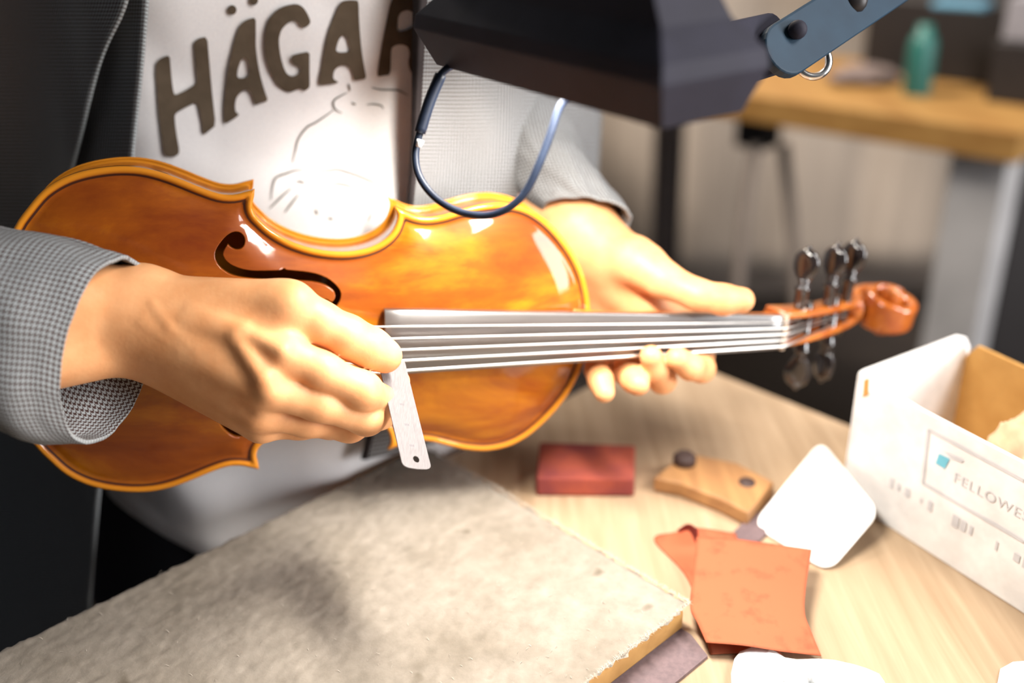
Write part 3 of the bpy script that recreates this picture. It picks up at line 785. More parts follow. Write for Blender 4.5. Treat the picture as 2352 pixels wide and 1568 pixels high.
lmi = (5.0, -5.0, chain([(1500, 760, 700, 11.5), (1520, 850, 696, 9.6), (1521, 872, 672, 8.8), (1505, 845, 654, 8.2), (1495, 818, 645, 7.4)]))
lri = (5.0, -5.0, chain([(1440, 765, 703, 11.0), (1440, 835, 694, 9.4), (1438, 853, 672, 8.6), (1455, 870, 655, 8.3), (1466, 882, 648, 7.6)]))
lpi = (5.0, -5.0, chain([(1385, 750, 704, 10.0), (1372, 825, 690, 8.4), (1371, 848, 668, 7.8), (1379, 872, 655, 7.8), (1388, 900, 648, 7.0)]))
Vl, Fl = grid_eval([lp, lin, lmi, lri, lpi, lth], 1.5, 4.0)
# arms and trunk, hidden in the clothes
def wc(x, y, z): return (np.array([x, y, z]) - CAM) @ M * 1000.0
trunk = (60.0, 30.0, [(wc(-0.20, 0.79, 1.0), wc(-0.21, 0.80, 1.36), 78, 78), (wc(-0.11, 0.79, 1.0), wc(-0.10, 0.80, 1.36), 78, 78)])
armr = (20.0, 20.0, [(C3(-60, -720, 790), C3(-520, 380, 670), 48, 40), (C3(-520, 380, 670), C3(-420, 640, 575), 40, 38), (C3(-420, 640, 575), C3(40, 745, 510), 38, 25)])
arml = (20.0, 20.0, [(wc(0.03, 0.83, 1.40), C3(960, 120, 900), 52, 42), (C3(960, 120, 900), C3(1165, 320, 760), 40, 29)])
neckp = (20.0, 30.0, [(wc(-0.165, 0.83, 1.40), wc(-0.165, 0.82, 1.52), 62, 55)])
Vt, Ft = grid_eval([trunk, armr, arml, neckp], 9.0, 20.0)
nV = [len(Vr), len(Vl)]
VV = np.vstack([Vr, Vl, Vt]); FF = np.vstack([Fr, Fl + nV[0], Ft + nV[0] + nV[1]])
body = pparent(mesh_obj('body', c2w(VV), FF, M_SKIN))
if sum(p_.normal.dot(p_.center - Vector(c2w(C3(600, 830, 535)))) for p_ in list(body.data.polygons)[2000:2400]) < 0: body.data.flip_normals()
sm = body.modifiers.new('smooth', 'SMOOTH'); sm.factor = 0.5; sm.iterations = 2
tag(person, 'person in white lettered T-shirt and grey tweed jacket holding a violin and ruler', 'person')
# thumb nail of the ruler hand
def nail(c, ax, up_, w, l, name='fingernail'):
    c = np.asarray(c); ax = ax / np.linalg.norm(ax); up_ = up_ - ax * (up_ @ ax); up_ /= np.linalg.norm(up_); sd = np.cross(ax, up_)
    V, Fc = [], []
    for i in range(9):
        for j in range(9):
            s_, t = i / 4 - 1, j / 4 - 1
            ww = w * (1 - 0.22 * max(0, -s_) ** 3) * (1 - 0.12 * max(0, s_) ** 4)
            V.append(c + ax * l * s_ + sd * ww * t - up_ * (0.38 * w * t * t + 0.10 * l * s_ * s_))
    for i in range(8):
        for j in range(8):
            a = i * 9 + j; Fc.append((a, a + 1, a + 10, a + 9))
    o = mesh_obj(name, c2w(np.array(V)), Fc, M_NAIL); solid(o, 0.0006); pparent(o); return o
tipd = C3(888, 821, 546) - C3(850, 799, 542)
nail(C3(882, 815, 545) + np.array([0.3, 0.66, 0.72]) * 9.2, tipd, np.array([0.3, 0.66, 0.72]), 5.4, 6.4)
tipd = C3(1704, 689, 645) - C3(1660, 688, 645)
nail(C3(1694, 667, 643) + np.array([0, 1.6, 0.0]), tipd, np.array([0.0, 0.97, 0.25]), 5.6, 6.0)

# ------------------------------------------------------------------ clothes
def front_y(z):                  # how far away the shirt front hangs at each height
    return float(np.interp(z, [0.80, 0.86, 0.95, 1.05, 1.15, 1.25, 1.40, 1.50], [0.598, 0.600, 0.612, 0.632, 0.645, 0.655, 0.690, 0.75]))
nOut = Vector((-dN.y, dN.x, 0)); nOut = nOut if nOut.dot(Vector((-0.165, 0.8, 0)) - Vector((aL.x, aL.y, 0))) > 0 else -nOut
V, Fc, UV = [], [], []
nth, nzz = 140, 90
zs = np.concatenate([np.linspace(0.845, 0.875, 8, endpoint=False), np.linspace(0.875, 1.46, nzz - 8)])
for j, z in enumerate(zs):
    t = (z - 0.845) / 0.615
    a = 0.150 - 0.012 * t + 0.026 * max(0.0, 1 - t / 0.45) ** 1.5; fy = front_y(z); bk = 0.90; cyc = (fy + bk) / 2; b_ = (bk - fy) / 2
    for i in range(nth):
        th = 2 * math.pi * i / nth; s_, c_ = math.sin(th), -math.cos(th)
        ex = 0.52
        x = -0.155 + a * math.copysign(abs(s_) ** ex, s_); y = cyc + b_ * math.copysign(abs(c_) ** ex, c_)
        fold = mnoise.fractal(Vector((x * 9 + z * 5, z * 7 - x * 4, y * 5)), 1.0, 2.0, 3) * 0.006
        low = max(0, (0.99 - z) / 0.14)
        fold += 0.006 * low * math.sin(x * 42 + z * 16)
        hem = 0.010 * max(0, 1 - j / 8) * (math.sin(x * 17) * 0.4)
        zz = z + (0.035 * (1 - t) ** 2 * min(1.2, abs((x + 0.12) / 0.18)) ** 2.0 if z < 1.2 else 0)
        pv = Vector((x, y + (fold if c_ < 0.3 else 0) * (1 if y < cyc else 0), zz + hem))
        wz = min(1.0, max(0.0, (BENCH + 0.11 - pv.z) / 0.07)); wz = wz * wz * (3 - 2 * wz)
        dist = (pv - aL).dot(nOut) - 0.012
        if dist < 0: pv = pv - nOut * dist * wz
        V.append(tuple(pv))
for j in range(nzz - 1):
    for i in range(nth):
        i2 = (i + 1) % nth; Fc.append((j * nth + i, j * nth + i2, (j + 1) * nth + i2, (j + 1) * nth + i))
shirt = mesh_obj('tshirt', V, Fc, M_TSHIRT); fix_normals(shirt); pparent(shirt)
bvh = BVHTree.FromPolygons([Vector(v) for v in V], Fc)
solid(shirt, 0.0012)
tag(shirt, 'white T-shirt with brown lettering')
def on_shirt(u, v, lift=0.0010):
    d = Vector(M @ C3(u, v, 1.0)).normalized()
    h = bvh.ray_cast(Vector(CAM), d)
    return (h[0] + (h[1] if h[1].dot(d) < 0 else -h[1]) * lift) if h[0] is not None else None
def print_poly(name, outer, holes=(), it=1):
    outer = chaikin(outer, it); holes = [chaikin(h, it) for h in holes]
    xy, tr = fill_poly(outer, holes, 9.0)
    W = [on_shirt(*q) for q in xy]
    tr = [t for t in tr if all(W[i] is not None for i in t)]
    W = [w if w is not None else Vector((0, 0, 0)) for w in W]
    o = mesh_obj(name, W, tr, M_PRINT); pparent(o, shirt); return o
c3 = lambda L: [(300 + x / 4.1275, y / 4.1275) for x, y in L]
c4 = lambda L: [(560 + x / 5.6, y / 5.6) for x, y in L]
print_poly('printed_letter', c3([(245, 590), (290, 550), (375, 515), (385, 640), (395, 760), (410, 870), (425, 905), (520, 860), (600, 810), (632, 775), (620, 640), (608, 500), (600, 400), (640, 365), (728, 342), (745, 520), (765, 750), (785, 950), (812, 1185), (760, 1230), (690, 1285), (680, 1180), (655, 1050), (630, 965), (540, 1010), (450, 1060), (422, 1090), (428, 1180), (445, 1300), (468, 1420), (460, 1465), (400, 1490), (320, 1480), (295, 1300), (270, 1100), (255, 900), (240, 700)]))
print_poly('printed_letter', c3([(1040, 230), (1100, 185), (1190, 160), (1192, 300), (1190, 430), (1205, 560), (1235, 720), (1275, 860), (1310, 955), (1240, 975), (1180, 1000), (1165, 940), (1140, 870), (1110, 850), (1060, 865), (1010, 920), (995, 990), (1000, 1060), (1040, 1085), (980, 1130), (890, 1180), (885, 1080), (890, 950), (910, 760), (935, 600), (970, 440), (1005, 310)]),
           [c3([(1085, 540), (1120, 600), (1130, 680), (1110, 730), (1050, 745), (1015, 730), (1020, 660), (1050, 570)])])
for cx_, cy_ in ((965, 92), (1170, 2)):
    print_poly('printed_dot', c3([(cx_ + 43 * math.cos(a), cy_ + 46 * math.sin(a)) for a in np.linspace(0, 2 * math.pi, 16, endpoint=False)]))
print_poly('printed_letter', c4([(330, 230), (420, 130), (540, 70), (680, 45), (760, 85), (820, 170), (868, 285), (830, 335), (770, 365), (725, 330), (700, 280), (640, 260), (560, 300), (490, 380), (460, 480), (460, 580), (480, 720), (520, 870), (560, 950), (620, 985), (680, 970), (730, 920), (740, 880), (700, 850), (640, 825), (610, 770), (620, 715), (700, 690), (850, 660), (850, 800), (850, 950), (855, 1080), (845, 1130), (790, 1170), (730, 1140), (690, 1150), (600, 1190), (520, 1170), (430, 1090), (370, 990), (310, 840), (270, 680), (265, 500), (290, 340)]))
print_poly('printed_letter', c4([(1240, 40), (1290, 10), (1380, 0), (1470, 5), (1480, 60), (1485, 250), (1500, 470), (1520, 680), (1550, 860), (1580, 1010), (1500, 1020), (1415, 1035), (1400, 950), (1370, 870), (1310, 840), (1230, 845), (1170, 900), (1150, 980), (1160, 1020), (1230, 1060), (1140, 1080), (970, 1100), (965, 1040), (1000, 860), (1030, 680), (1060, 520), (1100, 370), (1150, 240), (1200, 120)]),
           [c4([(1280, 450), (1330, 480), (1350, 560), (1370, 640), (1340, 670), (1230, 675), (1190, 650), (1200, 590), (1230, 500)])])
print_poly('printed_letter', c4([(1880, 60), (1930, -60), (2100, -120), (2280, -90), (2370, 60), (2400, 230), (2350, 380), (2260, 470), (2270, 600), (2320, 800), (2400, 980), (2300, 1000), (2195, 1010), (2130, 900), (2110, 800), (2130, 690), (2110, 600), (2040, 570), (1960, 575), (1900, 610), (1890, 700), (1885, 960), (1800, 970), (1715, 985), (1730, 850), (1770, 600), (1810, 400), (1850, 200)]),
           [c4([(1980, 220), (2020, 150), (2110, 125), (2190, 170), (2220, 240), (2190, 320), (2110, 380), (2010, 410), (1970, 390), (1975, 300)])])
# sketchy line portrait under the lettering
strokes = [[(850, 410), (800, 385), (770, 345), (775, 290), (830, 250), (900, 215)], [(770, 380), (690, 440), (600, 500), (520, 545), (440, 650), (410, 760), (385, 880)], [(910, 130), (925, 200)], [(1130, 165), (1200, 185), (1310, 190), (1380, 195), (1470, 240)],
           [(940, 310), (980, 330)], [(1080, 330), (1150, 325), (1220, 340), (1240, 370)], [(180, 1230), (195, 1100), (230, 1020), (330, 980), (400, 955), (490, 945)], [(620, 945), (700, 958), (800, 945), (900, 970), (1000, 1005), (1110, 1050), (1170, 1075)],
           [(430, 1050), (500, 1070)], [(730, 1100), (800, 1080), (900, 1095), (960, 1125)], [(370, 1120), (260, 1220), (170, 1310)], [(440, 1180), (370, 1270), (310, 1350)], [(600, 1320), (620, 1370)], [(720, 1400), (770, 1415)], [(1130, 1350), (1100, 1430)]]
V, Fc = [], []
for st_ in strokes:
    q = catmull([(580 + x / 4.1275, 160 + y / 4.1275) for x, y in st_], 5)
    tn = np.gradient(q, axis=0); tn /= np.linalg.norm(tn, axis=1)[:, None] + 1e-9; nn = np.stack([-tn[:, 1], tn[:, 0]], 1)
    n0 = len(V); m_ = len(q); ok = True; tmp = []
    for k in range(m_):
        w = 1.9 * (0.35 + 0.65 * math.sin(math.pi * (k + 0.5) / m_))
        for s_ in (-1, 1):
            h = on_shirt(*(q[k] + nn[k] * w * s_), 0.0007)
            if h is None: ok = False; break
            tmp.append(h)
        if not ok: break
    if not ok: continue
    V += tmp; Fc += [(n0 + 2 * k, n0 + 2 * k + 1, n0 + 2 * k + 3, n0 + 2 * k + 2) for k in range(m_ - 1)]
o = mesh_obj('line_drawing', V, Fc, M_LINE); pparent(o, shirt); tag(o, 'thin grey line drawing of a face with glasses')

def cloth_sheet(name, grid, m_, parent=None, nu=10, nv=10, thick=0.002, wrinkle=0.0):
    g = np.array([[c2w(C3(*p)) for p in row] for row in grid])
    rows = np.array([catmull(r, nu) for r in g])
    full = np.array([catmull(rows[:, i], nv) for i in range(rows.shape[1])]).transpose(1, 0, 2)
    nr_, nc_ = full.shape[:2]
    du = np.linalg.norm(np.diff(full[nr_ // 2], axis=0), axis=1); us = np.concatenate([[0], np.cumsum(du)])
    dv = np.linalg.norm(np.diff(full[:, nc_ // 2], axis=0), axis=1); vs = np.concatenate([[0], np.cumsum(dv)])
    V = full.reshape(-1, 3).copy()
    if wrinkle:
        for i, q in enumerate(V):
            d = (CAM - q); d /= np.linalg.norm(d)
            V[i] = q + d * wrinkle * mnoise.fractal(Vector((q[0] * 22, q[1] * 10, q[2] * 9)), 1.0, 2.0, 2)
    UV = [(us[j], vs[i]) for i in range(nr_) for j in range(nc_)]
    Fc = [(i * nc_ + j, i * nc_ + j + 1, (i + 1) * nc_ + j + 1, (i + 1) * nc_ + j) for i in range(nr_ - 1) for j in range(nc_ - 1)]
    o = mesh_obj(name, V, Fc, m_, None, True, UV)
    solid(o, thick, 0.0); pparent(o, parent); return o
JL = [[(-330, -180, 850), (-120, -180, 748), (60, -180, 682), (220, -180, 636), (352, -180, 602)],
      [(-330, 120, 860), (-120, 120, 758), (60, 120, 692), (215, 120, 646), (330, 120, 614)],
      [(-330, 420, 880), (-120, 420, 778), (50, 420, 712), (195, 420, 668), (300, 420, 638)],
      [(-330, 760, 900), (-120, 760, 800), (40, 760, 738), (170, 760, 700), (272, 760, 674)],
      [(-320, 1100, 920), (-110, 1100, 830), (30, 1100, 770), (145, 1100, 732), (232, 1100, 706)],
      [(-300, 1650, 960), (-100, 1650, 890), (20, 1650, 838), (110, 1650, 806), (185, 1650, 782)]]
jl = cloth_sheet('jacket_front', JL, M_TWEED, wrinkle=0.006)
LP = [[(-90, -180, 708), (60, -180, 662), (180, -180, 622), (315, -180, 590)], [(-90, 0, 716), (50, 0, 670), (160, 0, 632), (292, 0, 598)],
      [(-90, 140, 724), (40, 140, 682), (130, 140, 646), (232, 140, 618)], [(-90, 340, 740), (30, 340, 698), (100, 340, 668), (180, 340, 648)], [(-90, 560, 756), (20, 560, 716), (70, 560, 696), (120, 560, 680)]]
lap = cloth_sheet('jacket_lapel', LP, M_TWEED, wrinkle=0.004)
JR = [[(985, -180, 604), (1080, -180, 618), (1200, -180, 655), (1330, -180, 730), (1420, -180, 830)],
      [(968, 120, 616), (1070, 120, 634), (1190, 120, 672), (1300, 120, 742), (1390, 120, 850)],
      [(948, 420, 645), (1060, 420, 672), (1180, 420, 698), (1290, 420, 770), (1370, 420, 880)],
      [(905, 760, 704), (1020, 760, 728), (1140, 760, 762), (1250, 760, 810), (1330, 760, 910)],
      [(838, 1055, 712), (955, 1030, 724), (1075, 985, 762), (1180, 920, 830), (1270, 860, 920)]]
jr = cloth_sheet('jacket_front', JR, M_TWEED, wrinkle=0.007)
FCG = [[(950, -180, 605), (975, -180, 603), (990, -180, 606)], [(948, 120, 617), (962, 120, 615), (972, 120, 618)], [(940, 420, 646), (947, 420, 644), (952, 420, 647)], [(897, 760, 705), (904, 760, 703), (909, 760, 706)], [(830, 1055, 713), (837, 1055, 711), (842, 1055, 714)]]
fc = cloth_sheet('jacket_edge_strip', FCG, M_STRIP, thick=0.0015)  # thin dark strip along the jacket's opening edge
V, Fc, UV = [], [], []
for j in range(25):
    for i in range(41):
        x = -0.47 + 0.50 * i / 40; z = 0.70 + 0.78 * j / 24; q = (x + 0.22) / 0.26
        V.append((x, 0.985 - 0.10 * q * q + 0.008 * math.sin(x * 40 + z * 6), z)); UV.append((x, z))
for j in range(24):
    for i in range(40):
        a = j * 41 + i; Fc.append((a, a + 1, a + 42, a + 41))
o = mesh_obj('jacket_back', V, Fc, M_TWEED, None, True, UV); solid(o, 0.002, 0.0); pparent(o)
def sleeve(name, cs, nth=72, per=14, wrinkle=0.003, hemturn=True, m_=None):
    """cs: list of (centre px u v d, half vector A in cam mm, half vector B in cam mm)"""
    arr = np.array([np.concatenate([C3(*c[0]), c[1], c[2]]) for c in cs]); f = catmull(arr, per)
    V, UV = [], []; L = 0; prev = None
    for k, q in enumerate(f):
        c, A, B_ = q[:3], q[3:6], q[6:9]
        if prev is not None: L += np.linalg.norm(c - prev)
        prev = c; per_l = 2 * math.pi * (np.linalg.norm(A) + np.linalg.norm(B_)) / 2
        for i in range(nth + 1):
            th = 2 * math.pi * i / nth
            p = c + A * math.cos(th) + B_ * math.sin(th)
            r = (A * math.cos(th) + B_ * math.sin(th)); r = r / np.linalg.norm(r)
            n_ = mnoise.fractal(Vector((math.cos(th) * 1.6, math.sin(th) * 1.6, L * 0.022)), 1.0, 2.0, 3)
            V.append(p + r * wrinkle * 1000 * n_); UV.append((0.001 * L, 0.001 * per_l * i / nth))
    nc_ = nth + 1
    Fc = [(i * nc_ + j, i * nc_ + j + 1, (i + 1) * nc_ + j + 1, (i + 1) * nc_ + j) for i in range(len(f) - 1) for j in range(nth)]
    o = mesh_obj(name, c2w(np.array(V)), Fc, m_ or M_TWEED, None, True, UV); solid(o, 0.0022, 0.0); pparent(o); return o
sleeve('jacket_sleeve', [((-60, -760, 790), np.array([72, 10, 0.]), np.array([0, 0, 68.])), ((-330, -150, 745), np.array([66, 16, 0.]), np.array([0, 0, 64.])), ((-520, 380, 670), np.array([46, 44, 0.]), np.array([0, 0, 62.])), ((-400, 640, 575), np.array([4, 62, 0.]), np.array([0, 0, 56.])), ((-200, 700, 536), np.array([-5, 58, 0.]), np.array([-2, 0, 45.])),
                         ((-20, 748, 512), np.array([-2, 52, 0.]), np.array([-4, 0, 37.])), ((110, 776, 510), np.array([5, 52, 0.]), np.array([-6, 0, 36.])),
                         ((200, 795, 515), np.array([9.5, 50, 2.]), np.array([-8, 3, 36.])), ((254, 806, 519), np.array([11.5, 48, 3.]), np.array([-8.5, 4, 35.]))], wrinkle=0.0028)
sleeve('jacket_sleeve', [((930, -60, 860), np.array([50, -20, 0.]), np.array([10, 0, 60.])), ((1090, 90, 800), np.array([46, -22, 0.]), np.array([8, 4, 52.])), ((1180, 250, 752), np.array([42, -16, 0.]), np.array([6, 6, 44.])),
                         ((1245, 380, 718), np.array([36, -8, 0.]), np.array([6, 8, 38.])), ((1310, 465, 700), np.array([31, -3, 0.]), np.array([4, 10, 33.])), ((1348, 502, 692), np.array([30, -4, 0.]), np.array([2, 11, 31.]))], wrinkle=0.004)
# trousers
V1, F1 = [], []
parts = []
for sx in (-1, 1):
    rings = []
    for z, r in ((0.06, 0.075), (0.3, 0.085), (0.5, 0.095), (0.75, 0.12), (0.9, 0.13), (1.0, 0.12)):
        cx_ = -0.165 + sx * (0.100 if z > 0.6 else 0.105); rings.append([(cx_ + r * (1.0 if z > .6 else .95) * math.cos(a), 0.885 + r * 1.05 * math.sin(a), z) for a in np.linspace(0, 2 * math.pi, 26, endpoint=False)])
    parts.append(loft(rings))
rings = [[(-0.245 + a_ * math.cos(q), 0.90 + b_ * math.sin(q), z) for q in np.linspace(0, 2 * math.pi, 32, endpoint=False)] for z, a_, b_ in ((0.34, 0.20, 0.09), (0.46, 0.235, 0.12), (0.66, 0.24, 0.13), (0.82, 0.225, 0.135), (0.95, 0.19, 0.12))]
parts.append(loft(rings))
o = mesh_obj('trousers', *join_vf(parts), M_TROUSER); fix_normals(o); pparent(o); tag(o, 'dark trousers')
for sx in (-1, 1):
    rings = []
    for y, w, h in ((0.66, 0.02, 0.03), (0.68, 0.042, 0.045), (0.74, 0.048, 0.06), (0.84, 0.042, 0.09), (0.92, 0.04, 0.10), (0.945, 0.03, 0.09)):
        rings.append([(-0.165 + sx * 0.10 + w * math.cos(a), y, max(0.0, h * 0.5 + h * 0.5 * math.sin(a))) for a in np.linspace(0, 2 * math.pi, 16, endpoint=False)])
    o = mesh_obj('shoe', *loft(rings), M_BLACK); fix_normals(o); pparent(o)

# ------------------------------------------------------------------ steel ruler pinched between thumb and finger
ruler = empty('steel_ruler', P(958, 1070, 535))
RI = Matrix.Translation(-Vector(ruler.location))
bl, br, tm = C3(925, 1072, 523.0), C3(991, 1078, 535.0), C3(862, 822, 557.0)
ex_ = (br - bl); wid = np.linalg.norm(ex_); ex_ /= wid
ey_ = (tm - (bl + br) / 2); LEN = np.linalg.norm(ey_); ey_ /= LEN
ey_ = ey_ - ex_ * (ey_ @ ex_); ey_ /= np.linalg.norm(ey_); ez_ = np.cross(ex_, ey_); ez_ = ez_ if ez_[2] > 0 else -ez_
def RL(x, y, z=0.0): return c2w(bl + ex_ * x + ey_ * y + ez_ * z)
W_ = wid
pol = [(0, 2.6), (0.4, 1.4), (1.4, 0.5), (3.5, -0.2), (W_ / 2, -0.6), (W_ - 3.5, -0.2), (W_ - 1.4, 0.5), (W_ - 0.4, 1.4), (W_, 2.6), (W_, LEN), (0, LEN)]
hol = [(W_ * 0.53 + 2.0 * math.cos(a), 5.4 + 2.0 * math.sin(a)) for a in np.linspace(0, 2 * math.pi, 18, endpoint=False)]
xy, tr = fill_poly(pol, [hol], 3.0)
n = len(xy); V = [RL(x, y, 0.25) for x, y in xy] + [RL(x, y, -0.25) for x, y in xy]
Fc = list(tr) + [(t[0] + n, t[2] + n, t[1] + n) for t in tr] + [(a, a + n, b_ + n, b_) for a, b_ in boundary_loops(tr)]
o = mesh_obj('blade', V, Fc, M_RULER, None, smooth=False); fix_normals(o); o.parent = ruler; o.matrix_parent_inverse = RI
V, Fc = [], []
def tick(x0, x1, y0, y1):
    n = len(V); V.extend([RL(x0, y0, .27), RL(x1, y0, .27), RL(x1, y1, .27), RL(x0, y1, .27)]); Fc.append((n, n + 1, n + 2, n + 3))
for k in range(86):
    y = 8.0 + k * 0.5
    if y < LEN - 1:
        L = 1.5 if k % 10 == 0 else 1.15 if k % 5 == 0 else 0.8
        tick(2.6, 2.6 + L, y, y + 0.10)
        L = 2.6 if k % 10 == 0 else 1.9 if k % 2 == 0 else 1.3
        tick(W_ - 4.4 - L * .5, W_ - 4.4, y, y + 0.10)
for y in (13, 26, 39):
    for q in range(3): tick(W_ * 0.42 + q * 1.1, W_ * 0.42 + q * 1.1 + 0.5, y, y + 1.3)
o = mesh_obj('graduations', V, Fc, M_INK, None, smooth=False); o.parent = ruler; o.matrix_parent_inverse = RI
tag(ruler, 'short steel ruler with a hole at its end, pinched in the hand', 'ruler')

# ------------------------------------------------------------------ bench lamp over the violin
la = P(1003, 150, 530); lb = G(1519, 299, la.z)
Lx = (lb - la); LL = Lx.length; Lx.normalize(); Wx = Vector((-Lx.y, Lx.x, 0)); Wx = Wx if Wx.y > 0 else -Wx; Uz = Vector((0, 0, 1))
lamp = empty('bench_lamp', la)
LI = Matrix.Translation(-la)
def lparent(o, par=None):
    o.parent = par or lamp; o.matrix_parent_inverse = LI if par is None else Matrix.Identity(4); return o
HW = 0.044
def lring(up_, out, outl=None):
    outl = out if outl is None else outl
    outr = min(out, outl)
    c = [(-outl, -out), (LL + outr, -out), (LL + outr, HW + out), (-outl, HW + out)]
    return [la + Lx * x + Wx * y + Uz * up_ for x, y in c]
rings = [lring(0, 0), lring(0.019, 0.007, 0.011), lring(0.026, 0.006, 0.009), lring(0.038, -0.003, -0.006), lring(0.075, -0.010, -0.030), lring(0.110, -0.018, -0.050)]
V, Fc = loft(rings, cap=False); Fc.append(tuple(range(20, 24)))
o = mesh_obj('lamp_hood', V, Fc, M_LAMP, None, smooth=False); fix_normals(o); solid(o, 0.002, -1.0); bevel(o, 0.003, 3, 15); lparent(o)
# white reflector and tube inside the hood
rings = [lring(0.012, -0.004), lring(0.046, -0.014, -0.036)]
V, Fc = loft(rings, cap=False); Fc.append((4, 5, 6, 7)); o = mesh_obj('reflector', V, Fc, M_LAMPIN, None, smooth=False); solid(o, 0.001); lparent(o)
V, Fc = tube([la + Lx * 0.04 + Wx * HW / 2 + Uz * 0.036, la + Lx * (LL - 0.04) + Wx * HW / 2 + Uz * 0.036], 0.008, 14)
mt, nt, b = nt_new('lamp_tube_glow'); b.inputs['Emission Color'].default_value = (1.0, 0.90, 0.76, 1); b.inputs['Emission Strength'].default_value = 3.0
o = mesh_obj('light_tube', V, Fc, mt); lparent(o)
ll = bpy.data.lights.new('lamp_light', 'AREA'); ll.shape = 'RECTANGLE'; ll.size = LL * 0.8; ll.size_y = HW * 0.7; ll.energy = LAMP_POWER; ll.color = (1.0, 0.945, 0.865); ll.spread = math.radians(160)
lo_ = bpy.data.objects.new('lamp_light', ll); COL.objects.link(lo_)
lc = la + Lx * (LL * 0.5) + Wx * (HW * 0.5) + Uz * 0.012
zax = (Uz - Wx * 0.10).normalized(); xax = (Lx - zax * Lx.dot(zax)).normalized(); yax = zax.cross(xax)
lo_.matrix_world = Matrix([[xax.x, yax.x, zax.x, lc.x], [xax.y, yax.y, zax.y, lc.y], [xax.z, yax.z, zax.z, lc.z], [0, 0, 0, 1]])
lw = lo_.matrix_world.copy(); lo_.parent = lamp; lo_.matrix_parent_inverse = LI
# wire guard hanging from the rim
wp = [(1074, 138, 524), (1045, 148, 521), (1012, 172, 520), (986, 235, 521), (964, 305, 523), (954, 355, 524), (963, 405, 522), (998, 452, 518), (1050, 484, 512), (1110, 495, 505), (1162, 481, 499), (1206, 442, 494), (1236, 382, 490), (1263, 312, 487), (1286, 246, 485), (1312, 222, 484), (1352, 206, 483)]
wpp = np.array([c2w(C3(*q)) for q in wp]); V, Fc = tube(catmull(wpp, 6), 0.0020, 12); wire = lparent(mesh_obj('wire_guard', V, Fc, M_WIRE))
V, Fc = tube(catmull(wpp[2:5] + (CAM - wpp[2:5]) * 0.002, 6), 0.0031, 12); lparent(mesh_obj('wire_sheath', V, Fc, M_WIRE))
c = P(966, 322, 519); V, Fc = tube([c, c + (P(961, 337, 519) - c)], [0.0020, 0.0014], 10); lparent(mesh_obj('wire_tip', V, Fc, M_CARD))
# arm plates, bolts and post
def bar(name, p0, p1, hw_, th, m_, view=True):
    p0, p1 = Vector(p0), Vector(p1); d = (p1 - p0).normalized(); v = (Vector(CAM) - p0).normalized(); s_ = d.cross(v).normalized(); n_ = s_.cross(d)
    L = (p1 - p0).length; pts = []
    for k in range(13): a = math.pi / 2 + math.pi * k / 12; pts.append((hw_ * math.cos(a), hw_ * math.sin(a)))
    for k in range(13): a = -math.pi / 2 + math.pi * k / 12; pts.append((L + hw_ * math.cos(a), hw_ * math.sin(a)))
    n = len(pts); V = [p0 + d * x + s_ * y + n_ * (th / 2) for x, y in pts] + [p0 + d * x + s_ * y - n_ * (th / 2) for x, y in pts]
    Fc = [tuple(range(n)), tuple(range(n, 2 * n))[::-1]] + [(i, n + i, n + (i + 1) % n, (i + 1) % n) for i in range(n)]
    o = mesh_obj(name, V, Fc, m_, None, smooth=False); fix_normals(o); bevel(o, 0.0015, 3, 40); lparent(o); return o
bar('arm_plate', P(1800, 116, 545), P(2120, -92, 610), 0.0152, 0.007, M_ARM)
bar('arm_link', P(1590, 150, 505), P(1760, 105, 562), 0.017, 0.012, M_LAMP)
def bolt(u, v, d, r, m_=M_BOLT):
    c = P(u, v, d); n_ = (Vector(CAM) - c).normalized()
    V, Fc = tube([c - n_ * 0.012, c, c + n_ * r * 0.35, c + n_ * r * 0.55], [r, r, r * 0.85, r * 0.35], 16); o = mesh_obj('bolt', V, Fc, m_); lparent(o)
bolt(1832, 68, 541, 0.0052, M_LAMP); bolt(1690, 128, 525, 0.0045); bolt(1962, 2, 572, 0.0075, M_BLACK)
th_ = np.linspace(0, 2 * math.pi, 41)
cr = C3(1868, 140, 572); V, Fc = tube([c2w(cr + np.array([9.0 * math.cos(a), 9.0 * math.sin(a), 0])) for a in th_], 0.0022, 10, cap=False); lparent(mesh_obj('split_ring', V, Fc, M_CHROME))
post = G(2900, 640, BENCH); pt = post + Vector((0, 0, 0.62))
bar('upper_arm', P(2110, -64, 620), pt, 0.014, 0.012, M_ARM)
V, Fc = tube([post + Vector((0, 0, 0.012)), pt + Vector((0, 0, 0.03))], 0.010, 16); lparent(mesh_obj('post', V, Fc, M_LAMP))
V, Fc = tube([post + Vector((0, 0, 0.0)), post + Vector((0, 0, 0.012)), post + Vector((0, 0, 0.018))], [0.055, 0.055, 0.04], 28); lparent(mesh_obj('base', V, Fc, M_LAMP))
tag(lamp, 'blue black bench lamp with a wire loop hanging in front of the violin', 'lamp')

